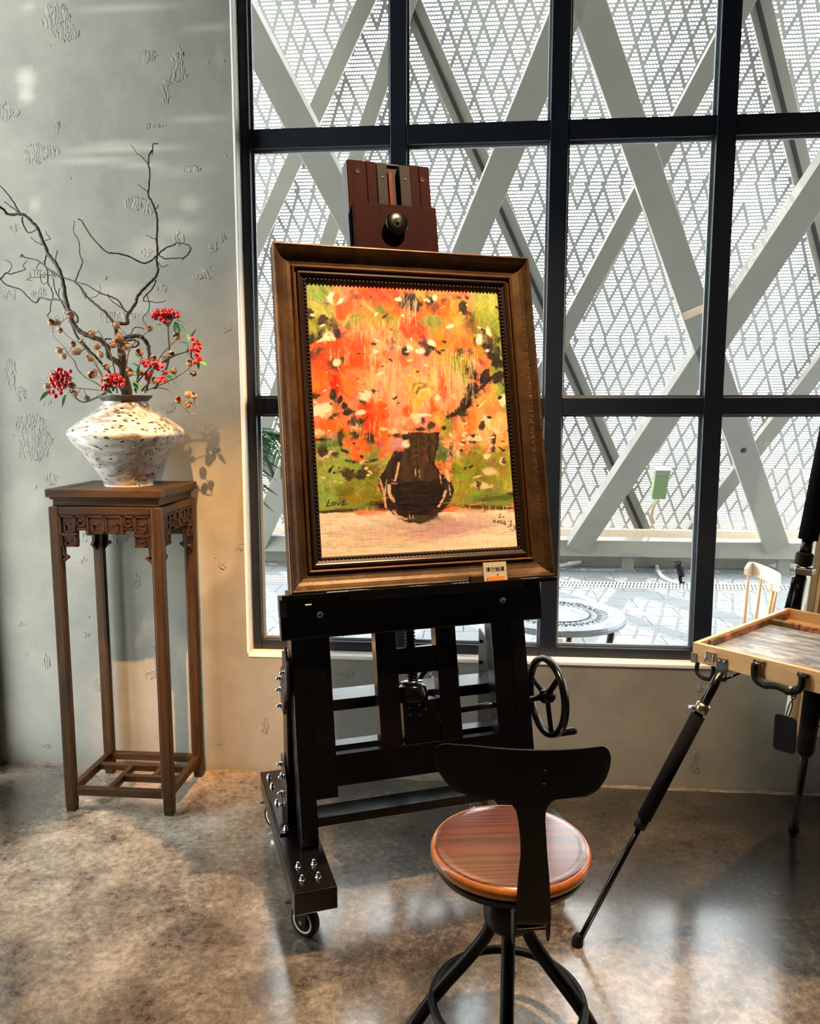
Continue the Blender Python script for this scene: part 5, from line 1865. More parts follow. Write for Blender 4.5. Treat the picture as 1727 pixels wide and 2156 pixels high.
# creamy highlights and white flowers
for q in ((265, 180, 40, 52, -10), (330, 200, 34, 22, -35), (1180, 395, 34, 14, -15), (1040, 530, 40, 20, 30), (940, 595, 34, 22, 0), (870, 570, 26, 18, 30), (600, 600, 22, 16, 20), (640, 775, 40, 12, -25), (310, 690, 26, 34, 20), (1410, 500, 22, 44, 10), (1480, 440, 18, 40, -20), (1060, 165, 20, 26, 0), (780, 180, 24, 18, 0), (525, 950, 44, 40, 0), (210, 1055, 80, 46, -10), (160, 1090, 60, 30, 0), (1590, 985, 30, 46, 0), (1080, 970, 18, 22, 0), (960, 1105, 70, 14, 0), (250, 480, 44, 40, 0), (200, 510, 50, 14, -20), (200, 395, 34, 10, -25), (1470, 590, 20, 14, 0), (490, 1085, 50, 20, -10), (880, 500, 8, 14, 0)):
    S(C1, *q[:4], CR, q[4], .35, .6, 8)
LN(C1, [(240, 470), (265, 445), (282, 460), (262, 482), (240, 470)], 5, (120, 90, 70), .8)
S(C1, 300, 180, 26, 46, (248, 120, 50), 20, .4, .6); S(C1, 390, 890, 50, 75, (247, 118, 40), 0, .4); LN(C1, [(340, 830), (345, 900), (390, 960), (420, 975)], 5, (150, 50, 20), .7)
LN(C1, [(900, 970), (885, 900), (905, 860), (950, 850), (990, 865)], 16, (140, 120, 50), .8, 8); LN(C1, [(920, 930), (935, 890), (980, 880)], 20, (96, 84, 44), .75, 12); LN(C1, [(825, 870), (850, 815), (900, 790), (960, 790)], 16, (232, 160, 84), .8, 10)
for q in ((170, 20, 60, 20, 0), (130, 150, 50, 26, 0), (410, 100, 40, 26, 0), (690, 150, 36, 26, 0), (795, 155, 26, 16, 0), (885, 55, 24, 30, 0), (640, 130, 40, 14, 0), (170, 330, 44, 30, 0), (240, 310, 34, 20, 0), (330, 480, 30, 40, 0), (510, 385, 70, 12, 0), (1455, 260, 34, 60, 0), (1430, 340, 40, 20, 0), (1545, 390, 26, 30, 0), (1380, 580, 70, 22, 0), (1440, 470, 40, 26, 20), (1300, 200, 60, 16, -20), (1420, 60, 30, 34, 0), (1340, 210, 50, 20, 0), (1200, 330, 14, 40, 0), (1500, 140, 30, 30, 0), (860, 30, 30, 16, 0), (1250, 160, 20, 14, 0)):
    S(C2, *q[:4], (247, 214, 176), q[4], .5, .9, 10, al=.9)
for q in ((160, 300, 40, 40, -30), (250, 330, 26, 34, 10), (410, 180, 36, 26, 0), (450, 70, 26, 30, 0), (390, 60, 30, 50, 0), (530, 200, 36, 50, -20), (345, 480, 44, 40, 30), (300, 190, 26, 60, 0), (460, 480, 44, 40, 0), (1475, 210, 22, 40, 0), (1470, 290, 20, 30, 0), (1560, 390, 18, 24, 0), (1360, 575, 16, 26, 0), (1000, 100, 30, 22, 0), (1090, 120, 16, 14, 0), (740, 180, 80, 14, 0), (900, 130, 70, 12, 0), (1300, 235, 70, 10, 0), (930, 60, 20, 26, 0), (1150, 300, 12, 60, 0), (380, 380, 60, 12, 10), (540, 380, 40, 12, -10), (250, 20, 60, 16, -30), (1390, 100, 20, 30, 30), (150, 210, 60, 12, 0)):
    S(C2, *q[:4], (54, 42, 30), q[4], .6, 1.0, 8, al=.9)
S(C2, 730, 255, 62, 52, PK, 20, .3, .5); S(C2, 750, 290, 34, 16, (206, 96, 84), 10, .5); S(C2, 800, 250, 28, 30, CR, 0, .5); S(C2, 600, 245, 44, 24, (200, 92, 90), 10, .5); S(C2, 1470, 470, 44, 30, (236, 206, 160), 20, .6, 1.0, al=.85)
# drips of thinned paint running down
g2 = np.random.default_rng(5)
for (x0, x1, y0, y1, k) in ((420, 800, 330, 520, 26), (800, 930, 150, 430, 16), (1180, 1420, 560, 860, 22), (1050, 1320, 700, 1080, 30), (240, 420, 560, 760, 12), (520, 640, 520, 760, 10), (850, 1020, 940, 1110, 14), (690, 800, 420, 640, 10)):
    for _ in range(k):
        x = g2.uniform(x0, x1); y = g2.uniform(y0, (y0 + y1) / 2); l = g2.uniform(.3, 1) * (y1 - y0) * .6
        LN(C1, [(x, y), (x + g2.uniform(-4, 4), y + l * .5), (x + g2.uniform(-6, 6), y + l)], g2.uniform(1.5, 4), (248, 206, 160), g2.uniform(.5, .95))
for (x0, x1, y0, y1, k) in ((1130, 1560, 10, 330, 34), (640, 1000, 0, 110, 16), (440, 600, 10, 330, 10)):
    for _ in range(k):
        x = g2.uniform(x0, x1); y = g2.uniform(y0, (y0 + y1) / 2); l = g2.uniform(.3, 1) * (y1 - y0) * .6
        LN(C2, [(x, y), (x + g2.uniform(-4, 4), y + l)], g2.uniform(1.5, 4.5), (247, 204, 160) if g2.random() > .3 else (230, 120, 60), g2.uniform(.5, .95))
for x in (400, 500, 545, 1290, 1390, 1440, 1490, 1550, 1575):
    LN(C2, [(x, 742), (x + 2, 775)], 4, (240, 214, 170), .9)
for x in (860, 890, 910, 930, 960):
    LN(C2, [(x, 150), (x + 2, 400)], 6, (96, 60, 36), .35)
# swirled brush marks in the greens
for k in range(26):
    cx_, cy_ = (g2.uniform(1370, 1560), g2.uniform(160, 470)) if k < 14 else (g2.uniform(130, 600), g2.uniform(380, 700))
    CC = C1 if k < 14 else C2
    a_ = g2.uniform(-1.2, .6)
    LN(CC, [(cx_, cy_), (cx_ + 30 * math.cos(a_), cy_ + 30 * math.sin(a_) - 8), (cx_ + 62 * math.cos(a_), cy_ + 62 * math.sin(a_))], 3, (196, 196, 110), .5)
restroke(1500, 3, 7, .8, 1.7, 13, 22)
gg = np.random.default_rng(9)
# flecks of dark and cream left by the knife
for _ in range(70):
    x, y = gg.uniform(100, 1600), gg.uniform(120, 1110)
    S(C1, x, y, gg.uniform(8, 24), gg.uniform(4, 9), (56, 40, 34) if gg.random() < .5 else (246, 214, 176), gg.uniform(-60, 60), .4, 2.2, 8)
for _ in range(50):
    x, y = gg.uniform(110, 620) if gg.random() < .5 else gg.uniform(1120, 1620), gg.uniform(10, 560)
    S(C2, x, y, gg.uniform(8, 26), gg.uniform(4, 9), (50, 42, 28) if gg.random() < .5 else (240, 216, 170), gg.uniform(-60, 60), .4, 2.2, 8)
for x0, x1, y0, y1, k in ((420, 800, 330, 560, 22), (800, 930, 150, 430, 12), (1050, 1400, 560, 1080, 34), (850, 1020, 900, 1110, 14), (560, 800, 600, 1080, 18)):
    for _ in range(k):
        x = gg.uniform(x0, x1); y = gg.uniform(y0, (y0 + y1) / 2); l = gg.uniform(.3, 1) * (y1 - y0) * .55
        LN(C1, [(x, y), (x + gg.uniform(-4, 4), y + l * .5), (x + gg.uniform(-6, 6), y + l)], gg.uniform(1.2, 3.2), (248, 208, 164), gg.uniform(.6, 1))
# ridges of paint on the table, lettering, date
for pts in ([(205, 1015), (210, 1035), (232, 1040)], [(355, 1055), (450, 1050), (560, 1048)], [(350, 1085), (370, 1075)], [(1500, 972), (1580, 950), (1650, 945)], [(785, 1003), (812, 1003)]):
    LN(C2, pts, 4, (206, 164, 126), .9)
INK = (34, 28, 22)
for pts in ([(214, 682), (206, 706), (198, 730), (226, 726)], [(232, 712), (245, 700), (262, 702), (258, 720), (240, 724), (232, 712)], [(272, 700), (284, 722), (300, 694)], [(318, 690), (314, 722)], [(312, 690), (342, 684)], [(316, 706), (336, 703)], [(314, 722), (346, 716)]):
    LN(C2, pts, 6.5, INK, 1.0)
for pts in ([(1530, 800), (1520, 835)], [(1515, 836), (1558, 830)], [(1470, 858), (1488, 856), (1474, 870), (1492, 872)], [(1505, 862), (1516, 860), (1514, 874), (1504, 874), (1505, 862)], [(1522, 862), (1538, 862), (1526, 878), (1542, 880)], [(1560, 862), (1548, 882), (1572, 884)], [(1566, 872), (1562, 896)], [(1577, 892), (1580, 895)], [(1592, 866), (1616, 862), (1598, 905), (1580, 912)], [(1612, 890), (1606, 912)], [(1626, 900), (1650, 908), (1630, 918), (1648, 928), (1622, 936), (1600, 930)]):
    LN(C2, pts, 4.2, INK, 1.0)

IM = np.clip(IM + NZ[5][..., None] * 10 + NZ[2][..., None] * 9, 4, 253)
lin = np.where(IM / 255 <= .04045, IM / 255 / 12.92, ((IM / 255 + .055) / 1.055) ** 2.4)
me = bpy.data.meshes.new('canvas')
vx = FWd - .006 + uu * cw
vz = PHt - (FWd - .006) - vv * ch
vy = -.0125 - (RELIEF * .0009 + NZ[5] * .0004)
me.vertices.add(CWn * CHn)
me.vertices.foreach_set('co', np.stack([vx, vy, vz], -1).astype(np.float32).ravel())
ii, jj = np.meshgrid(np.arange(CWn - 1), np.arange(CHn - 1))
i0 = (jj * CWn + ii).ravel()
fa = np.stack([i0 + CWn, i0 + CWn + 1, i0 + 1, i0], -1).astype(np.int32)
me.loops.add(fa.size)
me.loops.foreach_set('vertex_index', fa.ravel())
me.polygons.add(len(fa))
me.polygons.foreach_set('loop_start', np.arange(0, fa.size, 4, dtype=np.int32))
me.polygons.foreach_set('loop_total', np.full(len(fa), 4, dtype=np.int32))
me.polygons.foreach_set('use_smooth', np.ones(len(fa), dtype=bool))
me.update(calc_edges=True)
ca_ = me.color_attributes.new('paint', 'FLOAT_COLOR', 'POINT')
ca_.data.foreach_set('color', np.concatenate([lin.reshape(-1, 3), np.ones((CWn * CHn, 1))], 1).astype(np.float32).ravel())
t = NT('oil_paint')
t.set(attr(t, 'paint').outputs['Color'], .42, Specular_IOR_Level=.4)
me.materials.append(t.m)
link('canvas', me, pic, label='loose brushwork: orange blossom, dark vase, pale table, LOVE at the lower left, dated at the lower right')

# ================================================================== DO-NOT-TOUCH SIGN on the tray
sg0 = lpw(.600, .0935, .7650)
sgm = Matrix((e1, -NN, vv_)).transposed()
sg = thing('notice_sign', 'small clear sign card asking not to touch, on the easel tray before the frame', 'sign', sg0, mat3=sgm)
MB().box(-.040, .040, -.004, -.001, .0, .060).build('card', simple('warm_white_card', srgb(238, 228, 208), .5, var=.02), sg)
t = NT('clear_acrylic')
tr = t.n('ShaderNodeBsdfTransparent'); gl = t.n('ShaderNodeBsdfGlossy'); mx = t.n('ShaderNodeMixShader')
gl.inputs['Roughness'].default_value = .05
mx.inputs[0].default_value = .10
t.l(tr.outputs[0], mx.inputs[1]); t.l(gl.outputs[0], mx.inputs[2]); t.l(mx.outputs[0], t.out.inputs[0])
M['acrylic'] = t.m
MB().box(-.0425, .0425, -.0062, -.0044, 0, .063).build('acrylic_sheet', M['acrylic'], sg)
MB().box(-.030, .030, -.0078, -.0064, .0005, .0135).build('orange_strip', simple('orange_label', srgb(240, 140, 50), .6, var=.03), sg)
MB().box(-.044, .046, .002, .006, 0, .006).build('foot_rail', simple('brown_foot', srgb(120, 70, 40), .5), sg)


def text(body, size, loc, mat, parent, name='lettering', scale_x=1.0, ext_=.0002):
    cu = bpy.data.curves.new(name, 'FONT')
    cu.body = body
    cu.size = size
    cu.align_x = 'CENTER'
    cu.align_y = 'CENTER'
    cu.extrude = ext_
    tmp = bpy.data.objects.new('tmp_text', cu)
    COL.objects.link(tmp)
    dg = bpy.context.evaluated_depsgraph_get()
    me_ = bpy.data.meshes.new_from_object(tmp.evaluated_get(dg))
    bpy.data.objects.remove(tmp)
    me_.materials.clear()
    me_.materials.append(mat)
    o = link(name, me_, parent)
    o.location = loc
    o.rotation_euler = (math.pi / 2, 0, 0)
    o.scale = (scale_x, 1, 1)
    return o


M['ink'] = simple('black_ink', srgb(30, 26, 24), .6)
M['ink_red'] = simple('dull_red_ink', srgb(170, 70, 40), .6)
text('请勿触摸', .0165, (0, -.0046, .036), M['ink'], sg)
text('22', .008, (.008, -.0046, .0185), M['ink'], sg)
hb = lpw(.538, .085, .7650)
o = MB().box(-.022, .022, -.010, .010, 0, .020).build('sign_holder_box', simple('dark_brown_box', srgb(52, 34, 28), .4), None, .002)
o.location = hb
o.rotation_euler = sgm.to_euler()
tag(o, 'small dark brown box on the easel tray left of the notice card', 'box')

# ================================================================== SWIVEL STOOL
def proj(P):
    q = Vector(P) - CAM
    d = q.dot(FWD)
    return W / 2 + F * q.dot(RIGHT) / d, H / 2 + F * q.dot(DOWN) / d


ZS = .52
sl, sr_ = pz(906, 1781, ZS), pz(1242, 1783, ZS)
SR = (sr_ - sl).length / 2
sc0 = pz(1074.5, 1774, ZS)
stl = thing('swivel_stool', 'round wooden seat swivel stool with black steel backrest in front of the easel', 'stool', (sc0.x, sc0.y, 0))


def seat_mat():
    t = NT('chestnut_seat_wood')
    v = t.coord((1, 1, 1), (0, 0, math.radians(-8)))
    st = t.n('ShaderNodeMapping')
    st.inputs['Scale'].default_value = (1.3, 12, 4)
    t.l(v, st.inputs['Vector'])
    wv = t.n('ShaderNodeTexWave', wave_type='RINGS', rings_direction='X')
    wv.inputs['Scale'].default_value = 3.2
    wv.inputs['Distortion'].default_value = 7.5
    wv.inputs['Detail'].default_value = 3
    wv.inputs['Detail Scale'].default_value = .8
    t.l(st.outputs[0], wv.inputs['Vector'])
    g = t.noise(st.outputs[0], 9, 4, .6)
    base = t.ramp(t.math('MULTIPLY_ADD', g, .35, t.math('MULTIPLY', wv.outputs['Fac'], .65)), [(.12, srgb(60, 25, 13)), (.45, srgb(90, 41, 21)), (.8, srgb(104, 50, 26))])
    groove = t.math('LESS_THAN', wv.outputs['Fac'], .16)
    t.set(base, .3, Coat_Weight=1.0, Coat_Roughness=.18, Coat_IOR=1.9)
    t.bump(t.math('SUBTRACT', t.math('MULTIPLY', g, .3), groove), .35, .0015)
    return t.m


M['seat'] = seat_mat()
MB().lathe([(0, ZS - .030), (SR - .006, ZS - .030), (SR, ZS - .025), (SR + .001, ZS - .012), (SR - .004, ZS - .003), (SR - .012, ZS - .0002), (SR - .03, ZS), (0, ZS)], 72).build('seat', M['seat'], stl)
MB().lathe([(SR - .0035, ZS - .0285), (SR + .0008, ZS - .0245), (SR + .0018, ZS - .012), (SR - .0035, ZS - .0022)], 72).build('seat_edge', wood('amber_wood_edge', srgb(150, 78, 24), srgb(206, 124, 50), .35, (12, 12, 30), 6, .1, .4), stl)
MB().lathe([(0, ZS - .062), (SR - .03, ZS - .060), (SR - .012, ZS - .052), (SR - .004, ZS - .036), (SR - .004, ZS - .0302), (0, ZS - .0302)], 64).build('seat_pan', M['black_matte'], stl)
MB().lathe([(.030, .318), (.050, .320), (.058, .334), (.060, .345), (.060, ZS - .061)], 40).build('hub', M['black_matte'], stl)
for k in range(4):
    a = math.radians(-93) + k * math.pi / 2
    d = Vector((math.cos(a), math.sin(a), 0))
    pts = [d * .038 + Vector((0, 0, .345)), d * .042 + Vector((0, 0, .31)), d * .058 + Vector((0, 0, .275)), d * .10 + Vector((0, 0, .215)), d * .172 + Vector((0, 0, .118)), d * .235 + Vector((0, 0, .012))]
    lg = MB().tube(smooth_path(pts, 6), .0155, 16).build('leg', M['black_matte'], stl)
    MB().lathe([(.019, 0), (.019, .014), (.015, .02)], 16, d * .243).build('foot_cap', M['rubber'], lg)
pts = [Vector((.176 * math.cos(2 * math.pi * k / 64), .176 * math.sin(2 * math.pi * k / 64), .125)) for k in range(64)]
MB().tube(pts, .0105, 12, closed=True).build('foot_ring', M['black_matte'], stl)
# backrest: one pressed steel plate, T-shaped, curved round the sitter
base_c = Vector((sc0.x, sc0.y, 0))
sb = py(1121, 1945, sc0.y - .19)
dv = Vector((sb.x - sc0.x, sb.y - sc0.y, 0)).normalized()
sv = Vector((-dv.y, dv.x, 0))          # points right as seen from behind
if sv.x < 0:
    sv = -sv
Q0 = base_c + dv * (SR + .014) + Vector((0, 0, .45))
Q1 = base_c + dv * (SR + .085) + Vector((0, 0, .87))
upv = (Q1 - Q0).normalized()
pn = sv.cross(upv).normalized()
LTAB = [(141, 600), (143, 420), (150, 315), (170, 260), (205, 226), (250, 215), (300, 218), (370, 245), (440, 300), (490, 362), (504, 430), (508, 620), (514, 690), (530, 750), (580, 786), (650, 800), (780, 815), (900, 818), (1050, 800), (1250, 785), (1400, 780)]
RTAB = [(129, 1250), (130, 1385), (140, 1440), (175, 1485), (230, 1503), (300, 1495), (370, 1465), (430, 1420), (470, 1366), (486, 1300), (488, 1150), (494, 1070), (530, 1020), (570, 1000), (640, 995), (780, 1003), (900, 1010), (1060, 1025), (1200, 1032), (1330, 1032), (1400, 1022)]
lt = lambda y: float(np.interp(y, [q[0] for q in LTAB], [q[1] for q in LTAB]))
rt_ = lambda y: float(np.interp(y, [q[0] for q in RTAB], [q[1] for q in RTAB]))
ys_ = np.arange(100, 1440, 2.0)
def sm_tab(f, n=13):
    a = np.array([f(y) for y in ys_])
    k = np.ones(n) / n
    b = np.convolve(np.pad(a, n // 2, 'edge'), k, 'valid')
    return lambda y: float(np.interp(y, ys_, np.where(ys_ < 470, b, a)))
lt, rt_ = sm_tab(lt), sm_tab(rt_)
rows = sorted(set([141, 143, 146, 150, 156, 163] + [q[0] for q in LTAB if q[0] > 470] + [q[0] for q in RTAB if q[0] > 470] + list(range(171, 520, 9)) + list(range(530, 1400, 30))))
NC = 19
m = MB()
for y in rows:
    for k in range(NC):
        x = lt(y) + (rt_(y) - lt(y)) * k / (NC - 1)
        # the top edge of the rest rises a little to the right
        yy = y - (11 * (x - 215) / 1290 * max(0, 1 - (y - 141) / 200))
        P = hit(860 + x / 3.454, 1540 + yy / 3.454, pn, pn.dot(Q0)) - base_c
        s = (P - (Q0 - base_c)).dot(sv)
        h = (P - (Q0 - base_c)).dot(upv)
        kk_ = min(1.0, max(0.0, (h - .12) / .12))
        P = P - dv * (s * s * (.5 + .7 * kk_))
        m.v.append(tuple(P))
for j in range(len(rows) - 1):
    for k in range(NC - 1):
        m.f.append((j * NC + k, j * NC + k + 1, (j + 1) * NC + k + 1, (j + 1) * NC + k))
m.sm = [True] * len(m.f)
me = m.mesh('backrest')
me.materials.append(M['black_matte'])
bk = link('backrest', me, stl)
so = bk.modifiers.new('thickness', 'SOLIDIFY')
so.thickness = .004
so.offset = 0
bv = bk.modifiers.new('edge', 'BEVEL')
bv.width = .0012
bv.segments = 2
bv.limit_method = 'ANGLE'
# strap that carries the backrest under the seat, and its side flanges
b0 = Q0 - base_c + upv * .0
MB().bar(Vector((0, 0, ZS - .067)) + dv * .03, b0 - upv * .012 - dv * .002, .060, .006).build('back_strap', M['black_matte'], stl, .001)
for s_ in (-1, 1):
    c_ = b0 + sv * (s_ * .037) - dv * .010
    m = MB().prism([(-.016, .05), (.012, .05), (.010, -.01), (.004, -.030), (-.004, -.034), (-.012, -.026), (-.016, 0)], -.0018, .0018, lambda x, z, h: c_ + dv * x + Vector((0, 0, z - .012)) + sv * h)
    m.build('flange', M['black_matte'], stl, .001)
for h_ in (.375, .345):
    P = b0 + upv * h_ + dv * .001
    MB().lathe([(.0045, 0), (.0045, .002), (0, .003)], 12, P, dv).build('rivet', M['black'], stl)

# ================================================================== FIELD BOX EASEL
FZ = .85
P0 = pz(1459.5, 1351.8, FZ)
FA = math.atan2(-.694, .72)
f1 = Vector((math.cos(FA), math.sin(FA), 0))
f2 = Vector((-math.sin(FA), math.cos(FA), 0))
PB = Vector((P0.x, P0.y, 0))
fe = thing('field_easel', 'portable wooden paint box easel on black telescopic legs at the right edge', 'easel', PB, FA)


def fl(P):   # world -> local
    q = Vector(P) - PB
    return Vector((q.dot(f1), q.dot(f2), q.z))


def ff(x, y, off=0.0):   # pixel -> local point on the front face of the box
    return fl(hit(x, y, f2, f2.dot(PB) + off))


M['box_wood'] = wood('golden_beech_box', srgb(204, 158, 102), srgb(236, 196, 140), .45, (4, 24, 24), 6, .15, .2)
M['box_wood_d'] = wood('golden_beech_box_side', srgb(204, 158, 102), srgb(236, 196, 140), .45, (24, 4, 24), 6, .15, .2)


def stained():
    t = NT('paint_stained_wood')
    v = t.coord()
    a = t.noise(v, 16, 5, .7, .6)
    b = t.noise(v, 45, 4, .7, .4)
    base = t.ramp(a, [(.30, srgb(46, 32, 26)), (.42, srgb(96, 84, 34)), (.50, srgb(158, 96, 52)), (.60, srgb(206, 130, 94)), (.72, srgb(226, 176, 150))])
    base = t.mix(t.math('MULTIPLY', t.math('GREATER_THAN', b, .60), .8), base, srgb(40, 34, 36))
    t.set(base, .5)
    t.bump(b, .4, .003)
    return t.m


def palette():
    t = NT('grey_mixing_palette')
    v = t.coord((3, 9, 3), (0, 0, .5))
    a = t.noise(v, 2.2, 6, .65, 1.6)
    b = t.noise(t.coord(), 10, 4, .6, .5)
    base = t.ramp(a, [(.30, srgb(70, 74, 84)), (.48, srgb(116, 120, 128)), (.62, srgb(170, 172, 176)), (.75, srgb(206, 200, 196))])
    base = t.mix(t.math('MULTIPLY', t.math('GREATER_THAN', b, .66), .6), base, srgb(190, 120, 100))
    t.set(base, .42, Coat_Weight=.05)
    t.bump(a, .5, .003)
    return t.m


M['stained'] = stained()
M['palette'] = palette()
LX, LY, HB, TH = .56, .60, .056, .013
MB().box(0, LX, 0, TH, FZ - HB, FZ).build('box_side', M['box_wood'], fe, .002)
MB().box(0, LX, LY - TH, LY, FZ - HB, FZ).build('box_side', M['box_wood'], fe, .002)
MB().box(0, TH, TH, LY - TH, FZ - HB, FZ).build('box_side', M['box_wood_d'], fe, .002)
MB().box(LX - TH, LX, TH, LY - TH, FZ - HB, FZ).build('box_side', M['box_wood_d'], fe, .002)
MB().box(TH, LX - TH, TH, LY - TH, FZ - HB, FZ - HB + .006).build('box_bottom', M['box_wood'], fe)
# stained linings inside the walls
MB().box(TH, TH + .003, TH + .004, LY - TH - .003, FZ - HB + .006, FZ - .008).build('stained_lining', M['stained'], fe)
MB().box(TH + .0035, LX - TH, TH, TH + .003, FZ - HB + .006, FZ - .006).build('stained_lining', M['stained'], fe)
MB().box(TH + .0035, LX - TH, TH + .0035, LY - .155, FZ - HB + .0065, FZ - .026).build('palette', M['palette'], fe, .002)
MB().box(TH + .003, LX - TH, LY - .15, LY - .135, FZ - HB + .006, FZ - .010).build('divider', M['stained'], fe, .003)
MB().box(TH + .003, LX - TH, LY - .134, LY - TH, FZ - HB + .006, FZ - .034).build('compartment_floor', M['box_wood_d'], fe)


def plate(name, c, w, h, mat, off=-.0025, par=fe):
    return MB().box(c.x - w / 2, c.x + w / 2, off, 0, c.z - h / 2, c.z + h / 2).build(name, mat, par, .0008)


# toggle latch, corner cap, small hook
lc = ff(1497, 1382)
la = plate('latch', lc, .024, .026, M['chrome'], -.006)
m = MB().tube([(lc.x - .010, -.008, lc.z + .010), (lc.x - .012, -.010, lc.z - .016), (lc.x, -.011, lc.z - .020), (lc.x + .012, -.010, lc.z - .016), (lc.x + .010, -.008, lc.z + .010)], .0018, 6)
m.build('latch_loop', M['chrome'], la)
plate('latch_lever', Vector((lc.x, 0, lc.z + .004)), .014, .012, M['chrome'], -.010, la)
cc = ff(1466, 1376)
m = MB().box(-.003, .014, -.003, .0, FZ - HB - .002, FZ - HB + .026)
m.box(-.003, 0, .0, .014, FZ - HB - .002, FZ - HB + .026)
m.build('corner_cap', simple('dull_zinc', srgb(120, 120, 116), .5, .7, var=.25, scale=80), fe)
MB().box(.040, .044, TH - .004, TH + .004, FZ, FZ + .012).build('catch', simple('dark_iron', srgb(60, 58, 50), .5, .5), fe)
# carrying strap loop under the left end
m = MB().tube(smooth_path([Vector(q) for q in ((.015, .004, FZ - HB), (.016, .0, FZ - HB - .026), (.036, -.004, FZ - HB - .038), (.058, -.004, FZ - HB - .036), (.064, .0, FZ - HB - .020), (.062, .004, FZ - HB))], 5), .006, 8)
m.build('strap_loop', M['rubber'], fe)
# bracket of the front leg
bc = ff(1521, 1398)
br = MB().box(bc.x - .015, bc.x + .015, -.004, 0, bc.z - .048, bc.z + .016).build('leg_bracket', simple('green_grey_steel', srgb(88, 96, 92), .45, .6, var=.25, scale=60), fe, .001)
for q in (-.007, .007):
    MB().lathe([(.004, 0), (.004, .002), (0, .003)], 12, (bc.x + q, -.004, bc.z + .008), (0, -1, 0)).build('screw', M['chrome'], br)
# handle with its two steel keepers
h1, h2 = ff(1597, 1394), ff(1690, 1421)
for c_ in (h1, h2):
    k_ = plate('handle_keeper', c_ + Vector((.004, 0, 0)), .034, .013, M['chrome'])
    for q in (-.009, .016):
        MB().lathe([(.0032, 0), (.0032, .0012), (0, .002)], 10, (c_.x + q, -.0025, c_.z), (0, -1, 0)).build('screw', M['black_matte'], k_)
    MB().tube([(c_.x - .006, -.004, c_.z), (c_.x - .002, -.012, c_.z), (c_.x + .006, -.012, c_.z - .002), (c_.x + .009, -.004, c_.z)], .0022, 6).build('keeper_loop', M['chrome'], k_)
zh = min(h1.z, h2.z)
hp = [Vector((h1.x - .004, -.011, zh + .002)), Vector((h1.x - .004, -.012, zh - .022)), Vector((h1.x + .004, -.013, zh - .040)), Vector((h1.x + .026, -.013, zh - .049)), Vector(((h1.x + h2.x) / 2 - .02, -.013, zh - .046)), Vector(((h1.x + h2.x) / 2, -.013, zh - .043)), Vector(((h1.x + h2.x) / 2 + .02, -.013, zh - .046)), Vector((h2.x - .026, -.013, zh - .049)), Vector((h2.x - .004, -.013, zh - .040)), Vector((h2.x + .004, -.012, zh - .022)), Vector((h2.x + .004, -.011, zh + .002))]
MB().tube(smooth_path(hp, 6), .0085, 12).build('handle', M['rubber'], fe)


# telescopic legs
def at_y(a, b, y):
    lo, hi = 0.0, 1.0
    ya, yb = proj(a)[1], proj(b)[1]
    for _ in range(40):
        mid = (lo + hi) / 2
        if (proj(a + (b - a) * mid)[1] - y) * (yb - ya) < 0:
            lo = mid
        else:
            hi = mid
    return a + (b - a) * lo


def to_w(q):
    return PB + f1 * q.x + f2 * q.y + Vector((0, 0, q.z))


M['foam'] = simple('black_foam_sleeve', srgb(10, 10, 12), .85, var=.2, scale=90, bump=.2, Specular_IOR_Level=.12)
T1 = to_w(Vector((bc.x + .004, -.014, bc.z - .02)))
G1 = Vector((.294, 2.088, 0))
dirl = (G1 - T1).normalized()
G1c = G1 - dirl * .004


def seg(a, b, r, name, mat, par, n=16):
    return MB().tube([fl(a), fl(b)], r, n).build(name, mat, par)


k1, k2, k3 = at_y(T1, G1, 1490), at_y(T1, G1, 1506), at_y(T1, G1, 1722)
k4, k5 = at_y(T1, G1, 1742), at_y(T1, G1, 1962)
lg = seg(T1, k2, .0125, 'leg', M['black'], fe)
seg(k1 - dirl * .012, k1 + dirl * .014, .019, 'clamp_band', M['brass'], lg)
kk = fl(k1)
ax_l = fl(T1) - kk
MB().tube([kk, kk + Vector((-.034, -.016, -.004))], .006, 8).build('clamp_bolt', M['chrome'], lg)
seg(k2, k3, .0195, 'foam_sleeve', M['foam'], lg)
seg(k3, k4, .0165, 'twist_collar', M['rubber'], lg)
seg(k4, k5 + dirl * .02, .0085, 'lower_tube', M['black'], lg)
MB().lathe([(.0155, 0), (.0165, .006), (.0155, .022), (.011, .030), (.0095, .034)], 18, fl(Vector((G1.x, G1.y, .0))), (fl(T1) - fl(G1)) * .35 + Vector((0, 0, .8))).build('rubber_foot', M['rubber'], lg)
T1b = to_w(Vector((bc.x + .05, .02, FZ - HB)))
MB().tube([fl(at_y(T1, G1, 1440)), fl(T1b)], .003, 6).build('leg_stay', M['black'], lg)

T2, G2 = pz(1716, 1442, FZ - HB + .002), Vector((1.146, 2.773, 0))
dl = (G2 - T2).normalized()
m1, m2 = at_y(T2, G2, 1578), at_y(T2, G2, 1730)
lg = seg(T2, m1, .024, 'leg', M['foam'], fe)
seg(m1, m1 + dl * .03, .016, 'twist_collar', M['rubber'], lg)
seg(m1 + dl * .03, G2 - dl * .006, .0115, 'lower_tube', M['black'], lg)
MB().lathe([(.018, 0), (.018, .012), (.0125, .03)], 18, fl(G2)).build('rubber_foot', M['rubber'], lg)
T3 = to_w(Vector((LX - .03, .12, FZ - HB)))
G3 = to_w(Vector((LX + .28, -.18, 0)))
G3.z = 0
dl = (G3 - T3).normalized()
mm = T3 + (G3 - T3) * .5
lg = seg(T3, mm, .0195, 'leg', M['foam'], fe)
seg(mm, G3 - dl * .006, .0115, 'lower_tube', M['black'], lg)
MB().lathe([(.018, 0), (.018, .012), (.0125, .03)], 18, fl(G3)).build('rubber_foot', M['rubber'], lg)
